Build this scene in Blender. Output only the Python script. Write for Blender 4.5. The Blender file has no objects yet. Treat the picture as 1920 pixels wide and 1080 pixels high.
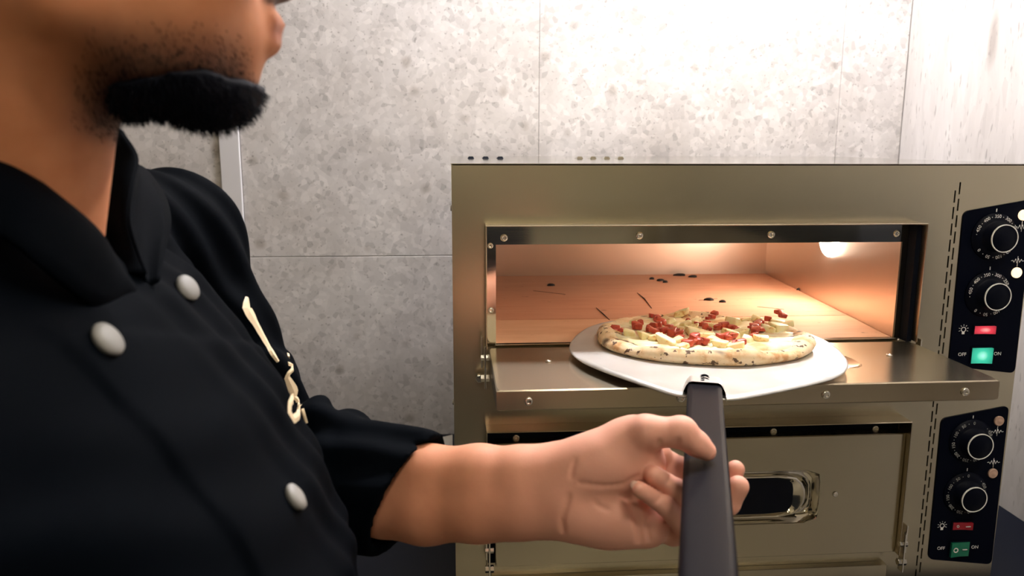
import bpy, bmesh, math, random
import numpy as np
from math import sin, cos, tan, atan, sqrt, pi, radians
from mathutils import Vector, Matrix
from mathutils.bvhtree import BVHTree

random.seed(7); rng = np.random.default_rng(7)
SC = bpy.context.scene
COL = SC.collection
ZF = 1.52                     # camera height above the floor; all shapes below are built relative to it

# ------------------------------------------------------------------ camera
F = 1480.0
PITCH = atan(272 / F); YAW = atan(115 / sqrt(F * F + 272 * 272)); ROLL = radians(0.15)
CAM = np.array([0.0, -1.03, 0.0])
_f = np.array([sin(YAW) * cos(PITCH), cos(YAW) * cos(PITCH), -sin(PITCH)])
_r = np.array([cos(YAW), -sin(YAW), 0.0]); _u = np.cross(_r, _f)
RIGHT = _r * cos(ROLL) + _u * sin(ROLL); UP = -_r * sin(ROLL) + _u * cos(ROLL); FWD = _f
cam = bpy.data.cameras.new('camera'); cam_ob = bpy.data.objects.new('camera', cam); COL.objects.link(cam_ob)
cam.sensor_width = 36.0; cam.lens = F / 1920 * 36.0; cam.clip_start = 0.02
cam_ob.matrix_world = Matrix(((RIGHT[0], UP[0], -FWD[0], CAM[0]), (RIGHT[1], UP[1], -FWD[1], CAM[1]),
                              (RIGHT[2], UP[2], -FWD[2], CAM[2]), (0, 0, 0, 1)))
cam.dof.use_dof = True; cam.dof.focus_distance = 1.02; cam.dof.aperture_fstop = 8.0
SC.camera = cam_ob

def ray(x, y): return FWD + RIGHT * (x - 960) / F - UP * (y - 540) / F
def at(x, y, dep): return CAM + ray(x, y) * dep
def onY(x, y, Y): d = ray(x, y); return CAM + d * ((Y - CAM[1]) / d[1])
def onZ(x, y, Z): d = ray(x, y); return CAM + d * ((Z - CAM[2]) / d[2])

# ------------------------------------------------------------------ world and exposure
w = bpy.data.worlds.new('room_air'); SC.world = w; w.use_nodes = True
w.node_tree.nodes['Background'].inputs[0].default_value = (0.80, 0.86, 1.0, 1); w.node_tree.nodes['Background'].inputs[1].default_value = 0.05
SC.view_settings.view_transform = 'Standard'; SC.view_settings.look = 'None'
SC.view_settings.gamma = 1.0; SC.view_settings.use_curve_mapping = False
SC.view_settings.exposure = 0.0

LAMP_MAIN = 100.0      # ceiling panel over the oven
LAMP_FILL = 72.0       # added fill lights on the ceiling, out of view
LAMP_OVEN = 135.0      # lamp in the baking chamber

# ------------------------------------------------------------------ materials
MATS = {}
class N:
    def __init__(s, name):
        s.m = bpy.data.materials.new(name); s.m.use_nodes = True; s.t = s.m.node_tree
        s.b = s.t.nodes['Principled BSDF']; MATS[name] = s.m
    def n(s, typ, **kw):
        o = s.t.nodes.new(typ)
        for k, v in kw.items():
            if hasattr(o, k) and not k[0].isupper(): setattr(o, k, v)
            else: o.inputs[k.replace('_', ' ')].default_value = v
        return o
    def l(s, a, b): s.t.links.new(a, b)
    def coord(s, scale=(1, 1, 1), kind='Object', loc=(0, 0, 0)):
        c = s.n('ShaderNodeTexCoord'); mp = s.n('ShaderNodeMapping')
        mp.inputs['Scale'].default_value = scale; mp.inputs['Location'].default_value = loc
        s.l(c.outputs[kind], mp.inputs['Vector']); return mp.outputs[0]
    def noise(s, vec, scale, detail=3, rough=0.5):
        o = s.n('ShaderNodeTexNoise'); o.inputs['Scale'].default_value = scale; o.inputs['Detail'].default_value = detail
        o.inputs['Roughness'].default_value = rough; s.l(vec, o.inputs['Vector']); return o
    def vor(s, vec, scale, rnd=1.0, feature='F1'):
        o = s.n('ShaderNodeTexVoronoi'); o.feature = feature; o.inputs['Scale'].default_value = scale
        o.inputs['Randomness'].default_value = rnd; s.l(vec, o.inputs['Vector']); return o
    def ramp(s, fac, stops, interp='LINEAR'):
        o = s.n('ShaderNodeValToRGB'); cr = o.color_ramp; cr.interpolation = interp
        while len(cr.elements) < len(stops): cr.elements.new(0.5)
        for e, (p, c) in zip(cr.elements, stops):
            e.position = p; e.color = (c[0], c[1], c[2], 1) if hasattr(c, '__len__') else (c, c, c, 1)
        s.l(fac, o.inputs[0]); return o.outputs[0]
    def mix(s, fac, a, b, mode='MIX'):
        o = s.n('ShaderNodeMix'); o.data_type = 'RGBA'; o.blend_type = mode
        for v, i in ((fac, 0), (a, 6), (b, 7)):
            if isinstance(v, (int, float)): o.inputs[i].default_value = v
            elif hasattr(v, '__len__'): o.inputs[i].default_value = (v[0], v[1], v[2], 1)
            else: s.l(v, o.inputs[i])
        return o.outputs[2]
    def bump(s, h, strength=0.2, dist=0.001):
        o = s.n('ShaderNodeBump'); o.inputs['Strength'].default_value = strength; o.inputs['Distance'].default_value = dist
        s.l(h, o.inputs['Height']); s.l(o.outputs[0], s.b.inputs['Normal'])
    def set(s, col=None, rough=None, metal=None, **kw):
        if col is not None:
            if hasattr(col, '__len__'): s.b.inputs['Base Color'].default_value = (*col[:3], 1)
            else: s.l(col, s.b.inputs['Base Color'])
        for v, k in ((rough, 'Roughness'), (metal, 'Metallic')):
            if v is not None:
                if isinstance(v, (int, float)): s.b.inputs[k].default_value = v
                else: s.l(v, s.b.inputs[k])
        for k, v in kw.items():
            k = k.replace('_', ' ')
            if hasattr(v, '__len__'): s.b.inputs[k].default_value = (*v[:3], 1)
            else: s.b.inputs[k].default_value = v
        return s.m
def plain(name, col, rough=0.5, metal=0.0, **kw): return N(name).set(col, rough, metal, **kw)

def m_brushed(name, col, rough, aniso, tangent, brush):
    s = N(name); nz = s.noise(s.coord(brush), 6.0, 4, 0.6); big = s.noise(s.coord((1, 1, 1)), 6.0, 2)
    s.set(s.mix(nz.outputs[0], [c * 0.95 for c in col], col), s.ramp(big.outputs[0], [(0.3, rough * .94), (0.7, rough * 1.06)]), 1.0, Anisotropic=aniso)
    t = s.n('ShaderNodeCombineXYZ'); t.inputs[0].default_value, t.inputs[1].default_value, t.inputs[2].default_value = tangent
    s.l(t.outputs[0], s.b.inputs['Tangent'])
    wv = s.noise(s.coord((1, 1, 1)), 5.0, 1); ad = s.n('ShaderNodeMath', operation='MULTIPLY_ADD'); s.l(wv.outputs[0], ad.inputs[0]); ad.inputs[1].default_value = 1.5; s.l(nz.outputs[0], ad.inputs[2])
    s.bump(ad.outputs[0], 0.03, 0.0006)
def m_steel(name, col, r0, r1, brush=(3, 3, 260), bump=0.06):
    s = N(name); v = s.coord(brush); nz = s.noise(v, 6.0, 4, 0.6)
    big = s.noise(s.coord((1, 1, 1)), 7.0, 2)
    s.set(s.mix(nz.outputs[0], [c * 0.965 for c in col], col), s.ramp(nz.outputs[0], [(0.3, r0), (0.7, r1)]), 1.0)
    s.b.inputs['Anisotropic'].default_value = 0.0
    s.bump(nz.outputs[0], bump, 0.0006); return s.m
m_brushed('brushed_steel', (0.57, 0.515, 0.385), 0.25, 0.70, (0, 0, 1), (2, 2, 420))
m_steel('polished_steel', (0.66, 0.62, 0.53), 0.06, 0.10, bump=0.01)
m_brushed('shelf_steel', (0.62, 0.54, 0.41), 0.23, 0.65, (0, 1, 0.6), (3, 300, 300))
m_steel('chamber_steel', (0.70, 0.61, 0.53), 0.30, 0.34, (3, 3, 120), 0.0)
plain('screw_steel', (0.78, 0.75, 0.68), 0.22, 1.0)
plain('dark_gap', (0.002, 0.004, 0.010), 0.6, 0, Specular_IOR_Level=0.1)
plain('panel_black', (0.0010, 0.0022, 0.0085), 0.5, 0, Specular_IOR_Level=0.06)
plain('knob_black', (0.0012, 0.0024, 0.0085), 0.45, 0, Specular_IOR_Level=0.09)
plain('print_white', (0.93, 0.93, 0.92), 0.5)
plain('print_grey', (0.42, 0.43, 0.42), 0.5)
plain('glass_dark', (0.001, 0.003, 0.011), 0.06, 0.0, Specular_IOR_Level=0.2)
plain('switch_red', (0.36, 0.010, 0.022), 0.25)
plain('switch_green', (0.006, 0.17, 0.095), 0.25)
def m_lit(name, base, edge, core):
    s = N(name); c = s.n('ShaderNodeTexCoord'); mp = s.n('ShaderNodeMapping'); mp.inputs['Location'].default_value = (-.56, -.5, -.5)
    s.l(c.outputs['Generated'], mp.inputs[0]); g_ = s.n('ShaderNodeVectorMath', operation='LENGTH'); s.l(mp.outputs[0], g_.inputs[0])
    col = s.ramp(g_.outputs['Value'], [(0.05, core), (0.34, edge), (0.75, [k * .45 for k in edge])]); s.set(base, .25, 0); s.l(col, s.b.inputs['Emission Color']); s.b.inputs['Emission Strength'].default_value = 1.0
m_lit('switch_red_lit', (0.4, .01, .02), (0.72, 0.055, 0.085), (1.0, 0.42, 0.38)); m_lit('switch_green_lit', (.01, .3, .2), (0.05, 0.55, 0.36), (0.45, 1.0, 0.80))
plain('pilot_lit', (0.9, 0.7, 0.5), 0.2, 0, Emission_Color=(1.0, 0.72, 0.46), Emission_Strength=1.5)
plain('pilot_off', (0.55, 0.36, 0.28), 0.2)
plain('lamp_lens', (1, 0.9, 0.8), 0.3, 0, Emission_Color=(1.0, 0.84, 0.68), Emission_Strength=LAMP_OVEN)
plain('lamp_panel', (1, 1, 1), 0.4, 0, Emission_Color=(1.0, 0.965, 0.985), Emission_Strength=LAMP_MAIN)
plain('lamp_panel_fill', (1, 1, 1), 0.4, 0, Emission_Color=(1.0, 0.90, 0.74), Emission_Strength=LAMP_FILL)
plain('white_plastic', (0.8, 0.8, 0.8), 0.4)
plain('ceiling_paint', (0.62, 0.59, 0.50), 0.8)
plain('rear_paint', (0.46, 0.41, 0.29), 0.7)
plain('floor_tile', (0.40, 0.36, 0.28), 0.4)
plain('door_paint', (0.20, 0.19, 0.15), 0.5)
plain('counter_black', (0.002, 0.004, 0.011), 0.4, 0, Specular_IOR_Level=0.12)
plain('trim_white', (0.72, 0.71, 0.73), 0.35)
plain('handle_black', (0.003, 0.003, 0.006), 0.55, 0, Specular_IOR_Level=0.05)
plain('button_grey', (0.27, 0.265, 0.25), 0.5)
plain('reflection_navy', (0.010, 0.013, 0.020), 0.6)
plain('enamel_pale', (0.78, 0.70, 0.62), 0.45)
plain('thread_gold', (0.86, 0.70, 0.47), 0.55)
plain('eye_white', (0.75, 0.72, 0.68), 0.15)
plain('hair_black', (0.002, 0.003, 0.008), 0.6, 0, Specular_IOR_Level=0.12)
plain('paper_white', (0.75, 0.74, 0.70), 0.7)
plain('nail_pink', (0.80, 0.52, 0.42), 0.25)
plain('char_black', (0.012, 0.010, 0.010), 0.9)

def m_tile(name, streak=False):
    s = N(name)
    v = s.coord((1, 1, 1)) if not streak else s.coord((1, 1, 0.22))
    warp = s.noise(v, 9.0, 3); vv = s.n('ShaderNodeVectorMath', operation='MULTIPLY_ADD')
    s.l(warp.outputs['Color'], vv.inputs[0]); vv.inputs[1].default_value = (0.03, 0.03, 0.03); s.l(v, vv.inputs[2]); v2 = vv.outputs[0]
    big = s.noise(v2, 5.0, 4, 0.6)
    base = s.ramp(big.outputs[0], [(0.30, (0.52, 0.487, 0.465)), (0.55, (0.63, 0.60, 0.585)), (0.75, (0.69, 0.665, 0.655))])
    c1 = s.vor(v2, 34.0); sep = s.n('ShaderNodeSeparateColor'); s.l(c1.outputs['Color'], sep.inputs[0])
    f1 = s.ramp(sep.outputs[0], [(0.0, 0.80), (0.12, 0.95), (0.6, 1.0), (0.9, 1.05), (1.0, 1.10)])
    base = s.mix(0.75 if not streak else 0.3, base, f1, 'MULTIPLY')
    c2 = s.vor(v2, 95.0); sep2 = s.n('ShaderNodeSeparateColor'); s.l(c2.outputs['Color'], sep2.inputs[0])
    f2 = s.ramp(sep2.outputs[1], [(0.0, 0.72), (0.15, 0.94), (0.7, 1.0), (1.0, 1.14)])
    base = s.mix(0.8 if not streak else 0.3, base, f2, 'MULTIPLY')
    c3 = s.vor(v2, 15.0); d3 = s.ramp(c3.outputs['Distance'], [(0.08, 0.9), (0.22, 0.0)])
    sep3 = s.n('ShaderNodeSeparateColor'); s.l(c3.outputs['Color'], sep3.inputs[0])
    pick = s.ramp(sep3.outputs[2], [(0.55, 0.0), (0.62, 1.0)])
    dk = s.mix(1.0, d3, pick, 'MULTIPLY')
    base = s.mix(dk, base, s.mix(1.0, base, (0.66, 0.63, 0.60), 'MULTIPLY'))
    c4 = s.noise(v2, 150.0, 2); sp = s.ramp(c4.outputs[0], [(0.64, 0.0), (0.72, 0.55)])
    base = s.mix(sp, base, (0.22, 0.20, 0.19))
    s.set(base, 0.55, 0.0); s.b.inputs['Specular IOR Level'].default_value = 0.3
    s.bump(sep2.outputs[0], 0.04, 0.0006); return s.m
m_tile('stone_tile'); m_tile('streaked_tile', True)
plain('grout', (0.50, 0.47, 0.45), 0.9)

def m_skin():
    s = N('skin'); v = s.coord(); a = s.n('ShaderNodeVertexColor'); a.layer_name = 'Tint'
    sep = s.n('ShaderNodeSeparateColor'); s.l(a.outputs[0], sep.inputs[0])
    n1 = s.noise(v, 45.0, 4); n2 = s.noise(v, 380.0, 3)
    base = s.ramp(n1.outputs[0], [(0.3, (0.57, 0.212, 0.092)), (0.7, (0.67, 0.275, 0.132))])
    base = s.mix(sep.outputs[1], base, (0.88, 0.455, 0.35))
    base = s.mix(sep.outputs[0], base, (0.016, 0.013, 0.016))
    base = s.mix(sep.outputs[2], base, (0.27, 0.075, 0.04))
    s.set(base, 0.52, 0.0, Subsurface_Weight=0.12, Subsurface_Scale=0.006)
    s.b.inputs['Subsurface Radius'].default_value = (1.0, 0.35, 0.2); s.b.inputs['Specular IOR Level'].default_value = 0.35
    s.bump(n2.outputs[0], 0.12, 0.0006)
m_skin()
def m_cloth():
    s = N('jacket_cloth'); v = s.coord(); n1 = s.noise(v, 14.0, 3); n2 = s.noise(v, 900.0, 2)
    s.set(s.ramp(n1.outputs[0], [(0.3, (0.0002, 0.0012, 0.0030)), (0.7, (0.0009, 0.0018, 0.0035))]), 0.8, 0.0, Sheen_Weight=0.0, Sheen_Roughness=0.4)
    s.b.inputs['Specular IOR Level'].default_value = 0.035; s.bump(n2.outputs[0], 0.15, 0.0004)
m_cloth()
def m_stone(name, a, b, c):
    s = N(name); v = s.coord((2.5, 22, 8)); n1 = s.noise(v, 4.0, 5, 0.6); n2 = s.noise(s.coord(), 9.0, 4); n3 = s.noise(s.coord((1, 2.2, 1)), 55.0, 3)
    base = s.mix(n2.outputs[0], s.ramp(n1.outputs[0], [(0.3, a), (0.7, b)]), c)
    sp = s.ramp(n3.outputs[0], [(0.70, 0.0), (0.76, 0.8)])
    s.set(s.mix(sp, base, (0.10, 0.05, 0.035)), 0.75, 0.0); s.bump(n1.outputs[0], 0.15, 0.001)
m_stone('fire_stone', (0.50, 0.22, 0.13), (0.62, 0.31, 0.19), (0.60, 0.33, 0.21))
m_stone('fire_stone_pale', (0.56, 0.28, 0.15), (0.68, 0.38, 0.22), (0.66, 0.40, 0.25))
def m_blade():
    s = N('peel_metal'); v = s.coord((1, 1, 1)); n1 = s.noise(v, 30.0, 3)
    s.set(s.ramp(n1.outputs[0], [(0.3, (0.68, 0.67, 0.645)), (0.7, (0.73, 0.72, 0.70))]), s.ramp(n1.outputs[0], [(0.3, 0.34), (0.7, 0.40)]), 0.55)
m_blade()
def m_crust():
    s = N('pizza_crust'); v = s.coord(); n1 = s.noise(v, 38.0, 5, 0.62); n2 = s.noise(v, 105.0, 3); n3 = s.noise(v, 22.0, 2)
    base = s.ramp(n1.outputs[0], [(0.30, (0.82, 0.66, 0.45)), (0.50, (0.76, 0.54, 0.31)), (0.62, (0.55, 0.28, 0.11))])
    sp = s.ramp(n2.outputs[0], [(0.60, 0.0), (0.64, 1.0)]); base = s.mix(sp, base, (0.10, 0.05, 0.025))
    ch = s.ramp(n3.outputs[0], [(0.63, 0.0), (0.70, 0.85)]); base = s.mix(ch, base, (0.06, 0.03, 0.02))
    s.set(base, 0.75, 0.0, Subsurface_Weight=0.1, Subsurface_Scale=0.004); s.bump(n1.outputs[0], 0.5, 0.002)
    s = N('pizza_cheese'); v = s.coord(); n1 = s.noise(v, 60.0, 4); n2 = s.noise(v, 28.0, 3)
    base = s.ramp(n1.outputs[0], [(0.35, (0.86, 0.70, 0.38)), (0.6, (0.90, 0.82, 0.58))])
    br = s.ramp(n2.outputs[0], [(0.52, 0.0), (0.66, 0.8)]); base = s.mix(br, base, (0.62, 0.28, 0.09))
    s.set(base, 0.45, 0.0, Subsurface_Weight=0.1, Subsurface_Scale=0.004); s.bump(n1.outputs[0], 0.5, 0.002)
    s = N('pineapple'); v = s.coord(); n1 = s.noise(v, 120.0, 3)
    s.set(s.ramp(n1.outputs[0], [(0.32, (0.62, 0.34, 0.11)), (0.42, (0.86, 0.72, 0.36)), (0.7, (0.90, 0.82, 0.52))]), 0.4, 0.0, Subsurface_Weight=0.15, Subsurface_Scale=0.004)
    s = N('sausage'); v = s.coord(); n1 = s.noise(v, 140.0, 3)
    s.set(s.ramp(n1.outputs[0], [(0.3, (0.33, 0.028, 0.018)), (0.7, (0.62, 0.105, 0.05))]), 0.32, 0.0)
m_crust()

# ------------------------------------------------------------------ mesh helpers
class MB:
    def __init__(s): s.v = []; s.f = []; s.sm = []
    def add(s, verts, faces, smooth=False):
        o = len(s.v); s.v += [tuple(float(c) for c in p) for p in verts]
        s.f += [tuple(o + i for i in f) for f in faces]; s.sm += [smooth] * len(faces); return s
    def box(s, x0, x1, y0, y1, z0, z1):
        return s.add([(x0, y0, z0), (x1, y0, z0), (x1, y1, z0), (x0, y1, z0), (x0, y0, z1), (x1, y0, z1), (x1, y1, z1), (x0, y1, z1)],
                     [(0, 3, 2, 1), (4, 5, 6, 7), (0, 1, 5, 4), (1, 2, 6, 5), (2, 3, 7, 6), (3, 0, 4, 7)])
    def hexa(s, p):   # 8 points, bottom ring then top ring, counter-clockwise from above
        return s.add(p, [(0, 3, 2, 1), (4, 5, 6, 7), (0, 1, 5, 4), (1, 2, 6, 5), (2, 3, 7, 6), (3, 0, 4, 7)])
    def loft(s, loops, cap0=True, cap1=True, smooth=True, closed=True):
        n = len(loops[0]); o = len(s.v)
        for L in loops: s.v += [tuple(float(c) for c in p) for p in L]
        for k in range(len(loops) - 1):
            for i in range(n if closed else n - 1):
                j = (i + 1) % n
                s.f.append((o + k * n + i, o + k * n + j, o + (k + 1) * n + j, o + (k + 1) * n + i)); s.sm.append(smooth)
        if cap0: s.f.append(tuple(o + i for i in reversed(range(n)))); s.sm.append(False)
        if cap1: s.f.append(tuple(o + (len(loops) - 1) * n + i for i in range(n))); s.sm.append(False)
        return s
    def tube(s, pts, r, n=8, caps=True):
        pts = [np.array(p, float) for p in pts]; loops = []
        up = np.array([0.137, 0.271, 0.953])
        for i, p in enumerate(pts):
            t = pts[min(i + 1, len(pts) - 1)] - pts[max(i - 1, 0)]; t = t / np.linalg.norm(t)
            a = np.cross(t, up); a /= np.linalg.norm(a); b = np.cross(t, a)
            rr = r[i] if hasattr(r, '__len__') else r
            loops.append([p + rr * (cos(2 * pi * k / n) * a + sin(2 * pi * k / n) * b) for k in range(n)])
        return s.loft(loops, caps, caps)
    def cyl(s, c, axis, r, h, n=20, bev=0.0):
        c = np.array(c, float); ax = np.array(axis, float); ax /= np.linalg.norm(ax)
        h0 = np.array([0, 0, 1.0]) if abs(ax[2]) < 0.9 else np.array([1.0, 0, 0])
        a = np.cross(h0, ax); a /= np.linalg.norm(a); b = np.cross(ax, a)
        ring = lambda R, t: [c + ax * t + R * (cos(2 * pi * k / n) * a + sin(2 * pi * k / n) * b) for k in range(n)]
        loops = [ring(r, 0)] + ([ring(r, h - bev), ring(r - bev, h)] if bev else [ring(r, h)])
        return s.loft(loops, True, True, smooth=bool(n > 12))
    def build(s, name, mat, parent=None, bevel=0.0, seg=2, autosmooth=False):
        me = bpy.data.meshes.new(name); me.from_pydata(s.v, [], s.f); me.update()
        me.polygons.foreach_set('use_smooth', s.sm)
        bm = bmesh.new(); bm.from_mesh(me); bmesh.ops.recalc_face_normals(bm, faces=bm.faces); bm.to_mesh(me); bm.free()
        me.materials.append(MATS[mat] if isinstance(mat, str) else mat)
        ob = bpy.data.objects.new(name, me); COL.objects.link(ob); put(ob, parent)
        if bevel:
            md = ob.modifiers.new('bevel', 'BEVEL'); md.width = bevel; md.segments = seg; md.limit_method = 'ANGLE'; md.angle_limit = radians(40)
            md.harden_normals = False
        return ob
def wpos(ob):
    p = Vector(ob.location)
    while ob.parent: ob = ob.parent; p = p + ob.location
    return p
def put(ob, parent):
    if parent is not None:
        ob.parent = parent; ob.location = Vector(ob.location) - wpos(parent)
def tag(o, label=None, cat=None, group=None, kind=None):
    for k, v in (('label', label), ('category', cat), ('group', group), ('kind', kind)):
        if v: o[k] = v
    return o
def thing(name, loc, label, cat, group=None):
    o = bpy.data.objects.new(name, None); COL.objects.link(o); o.location = loc; o.empty_display_size = 0.05
    return tag(o, label, cat, group)
def inst(ob, name, parent, loc, rot=None):
    """a copy of a small part that shares its mesh"""
    c = bpy.data.objects.new(name, ob.data); COL.objects.link(c); c.location = loc
    if rot: c.rotation_euler = rot
    put(c, parent); return c
def struct(o): o['kind'] = 'structure'; return o
def rrect_sdf(x, z, hx, hz, r):
    qx = abs(x) - hx + r; qz = abs(z) - hz + r
    return sqrt(max(qx, 0) ** 2 + max(qz, 0) ** 2) + min(max(qx, qz), 0) - r
def rloop(hx, hz, r, angs):
    out = []
    for t in angs:
        lo, hi = 0.0, 2 * (hx + hz)
        for _ in range(40):
            m = (lo + hi) / 2
            if rrect_sdf(m * cos(t), m * sin(t), hx, hz, r) < 0: lo = m
            else: hi = m
        out.append((lo * cos(t), lo * sin(t)))
    return out
def text_mesh(txt, size):
    cu = bpy.data.curves.new('t', 'FONT'); cu.body = txt; cu.size = size; cu.align_x = 'CENTER'; cu.align_y = 'CENTER'; cu.extrude = 0.0001; cu.resolution_u = 3
    o = bpy.data.objects.new('t', cu); COL.objects.link(o)
    dg = bpy.context.evaluated_depsgraph_get(); me = bpy.data.meshes.new_from_object(o.evaluated_get(dg))
    bpy.data.objects.remove(o); bpy.data.curves.remove(cu); return me
def text_into(mb, txt, size, x, y, z, rot=0.0):
    """lettering in an X-Z plane facing -Y"""
    me = text_mesh(txt, size); c, s_ = cos(rot), sin(rot)
    vs = [(x + v.co.x * c - v.co.y * s_, y - v.co.z, z + v.co.x * s_ + v.co.y * c) for v in me.vertices]
    mb.add(vs, [tuple(p.vertices) for p in me.polygons]); bpy.data.meshes.remove(me)

# ------------------------------------------------------------------ the room
YW = 0.70; XR = 1.005; XL = -1.55; YB = -2.7; ZC = 1.12; CT = -0.655
wb = struct(MB().box(XL, XR + 0.1, YW + 0.0026, YW + 0.12, -ZF, ZC).build('wall_back', 'grout'))
wr = struct(MB().box(XR + 0.0026, XR + 0.12, YB, YW + 0.0026, -ZF, ZC).build('wall_right', 'grout'))
struct(MB().box(XL - 0.1, XL, YB, YW + 0.12, -ZF, ZC).build('wall_left', 'rear_paint'))
struct(MB().box(XL - 0.1, XR + 0.12, YB - 0.1, YB, -ZF, ZC).build('wall_front', 'rear_paint'))
struct(MB().box(XL - 0.1, XR + 0.12, YB - 0.1, YW + 0.12, -ZF - 0.1, -ZF).build('floor', 'floor_tile'))
struct(MB().box(XL - 0.1, XR + 0.12, YB - 0.1, YW + 0.12, ZC, ZC + 0.1).build('ceiling', 'ceiling_paint'))
g = 0.0004
xs = [XL, -0.487, None, -0.443, 0.189, 0.856, XR]
cols = [(XL, -0.487), (-0.443, 0.189), (0.189, 0.856), (0.856, XR - .0005)]
rows = [(-ZF, -0.9095), (-0.9095, -0.2445), (-0.2445, 0.4205), (0.4205, ZC)]
for (x0, x1) in cols:
    for (z0, z1) in rows:
        MB().box(x0 + g, x1 - g, YW, YW + 0.0025, z0 + g * 2, z1 - g * 2).build('tile', 'stone_tile', wb, bevel=0.0006, seg=1)
yc = [(0.04, YW - 0.0005), (-0.62, 0.04), (-1.28, -0.62), (-1.94, -1.28), (YB, -1.94)]
for (y0, y1) in yc:
    for (z0, z1) in rows:
        MB().box(XR, XR + 0.0025, y0 + g, y1 - g, z0 + g, z1 - g).build('tile', 'streaked_tile', wr, bevel=0.0006, seg=1)
struct(MB().box(-0.486, -0.444, YW - 0.006, YW + 0.0026, -ZF, ZC).build('trim_1', 'trim_white', bevel=0.002))
# unseen closed door added behind the camera for the reflections
d = struct(MB().box(-1.45, -0.6, YB, YB + 0.03, -ZF, 0.55).build('added_door', 'door_paint', bevel=0.003))
MB().box(-0.70, -0.66, YB + 0.03, YB + 0.07, -0.52, -0.38).build('door_handle', 'screw_steel', d, bevel=0.004)

# unseen cabinet added along the rear wall to darken the steel reflections
cb = thing('added_cabinet', (0.0, YB + .2, -ZF), 'added dark low cabinet against the rear wall', 'cabinet')
MB().box(-0.58, 0.33, YB + .035, YB + .42, -ZF, -0.34).build('cabinet_body', 'reflection_navy', cb, bevel=.003)
for x_ in (-0.57, -0.12): MB().box(x_, x_ + .44, YB + .42, YB + .44, -ZF + .08, -0.36).build('cabinet_door', 'reflection_navy', cb, bevel=.003)
def added_shelf(x0, x1, y0, y1, label):  # unseen shelves added to put a dark band into the steel reflections
    ws = thing('added_shelf', ((x0 + x1) / 2, (y0 + y1) / 2, -.25), label, 'shelf', 'added dark shelves behind the camera')
    MB().box(x0, x1, y0, y1, -.25, -.16).build('shelf_board', 'reflection_navy', ws, bevel=.002)
    for k in (.2, .8):
        xa, ya = (x0 + (x1 - x0) * k, (y0 + y1) / 2) if x1 - x0 > y1 - y0 else ((x0 + x1) / 2, y0 + (y1 - y0) * k)
        MB().box(xa - .05, xa + .05, ya - .05, ya + .05, -.27, -.25).build('bracket', 'screw_steel', ws, bevel=.002)
added_shelf(XR - .16, XR - .001, -2.5, -.55, 'added long dark shelf on the right wall behind the camera')
added_shelf(-.10, .80, YB + .001, YB + .16, 'added dark shelf on the rear wall above the cabinet')

# counter
ctr = thing('kitchen_counter', (0.1, 0.2, -ZF), 'black kitchen counter that carries the pizza oven', 'counter')
MB().box(XL + 0.01, XR - 0.002, -0.06, YW - 0.007, CT - 0.04, CT).build('worktop', 'counter_black', ctr, bevel=0.003)
MB().box(XL + 0.02, XR - 0.01, -0.02, YW - 0.01, -ZF, CT - 0.04).build('cabinet_body', 'counter_black', ctr, bevel=0.003)

# ceiling luminaires: one over the oven, three added for fill
def luminaire(x, y, hx, hy, mat, label):
    r = thing('ceiling_light', (x, y, ZC), label, 'ceiling light', 'ceiling lights')
    fr = MB()
    for a in ((x - hx - .02, x + hx + .02, y - hy - .02, y - hy), (x - hx - .02, x + hx + .02, y + hy, y + hy + .02),
              (x - hx - .02, x - hx, y - hy, y + hy), (x + hx, x + hx + .02, y - hy, y + hy)):
        fr.box(*a, ZC - 0.035, ZC)
    fr.build('frame', 'white_plastic', r)
    MB().box(x - hx, x + hx, y - hy, y + hy, ZC - 0.028, ZC - 0.022).build('diffuser', mat, r)
luminaire(0.50, 0.40, 0.45, 0.07, 'lamp_panel', 'long white linear ceiling light above the pizza oven')
luminaire(0.42, -1.25, 0.09, 0.09, 'lamp_panel_fill', 'added small square warm fill light just behind the camera')
luminaire(0.80, -0.62, 0.07, 0.07, 'lamp_panel_fill', 'added small square warm fill light near the right wall')
luminaire(0.05, -2.15, 0.09, 0.09, 'lamp_panel_fill', 'added small square warm fill light near the rear wall')

# ------------------------------------------------------------------ the oven
OW = 0.800; OT = -0.0262; OB = -0.640; OD = 0.60
oven = thing('pizza_oven', (0.4, 0.3, CT), 'stainless steel double deck pizza oven with black control panels', 'oven')
UO = dict(x0=0.0425, x1=0.631, zt=-0.1036, zb=-0.270)     # upper hood / opening
LO = dict(x0=0.0425, x1=0.636, zt=-0.3800, zb=-0.586)
# front sheet with real openings and vent slots
holes = [(UO['x0'] + .002, UO['x1'] - .002, UO['zb'], UO['zt'] - .002), (LO['x0'] + .002, LO['x1'] - .002, LO['zb'], LO['zt'] - .002)]
for col, off in ((0.6825, 0.0), (0.6885, 0.0112)):
    z = -0.062 + off
    while z > -0.625:
        holes.append((col - 0.0011, col + 0.0011, z - 0.0165, z)); z -= 0.0224
X = sorted({0.0, OW} | {a for h in holes for a in h[:2]}); Z = sorted({OB, -0.0285} | {a for h in holes for a in h[2:]})
mb = MB(); idx = {}
def vid(x, y, z):
    k = (round(x, 6), round(y, 6), round(z, 6))
    if k not in idx: idx[k] = len(mb.v); mb.v.append((x, y, z))
    return idx[k]
def hole_at(x, z): return any(h[0] < x < h[1] and h[2] < z < h[3] for h in holes)
solid = {}
for i in range(len(X) - 1):
    for j in range(len(Z) - 1): solid[i, j] = not hole_at((X[i] + X[i + 1]) / 2, (Z[j] + Z[j + 1]) / 2)
TH = 0.0015
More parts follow.
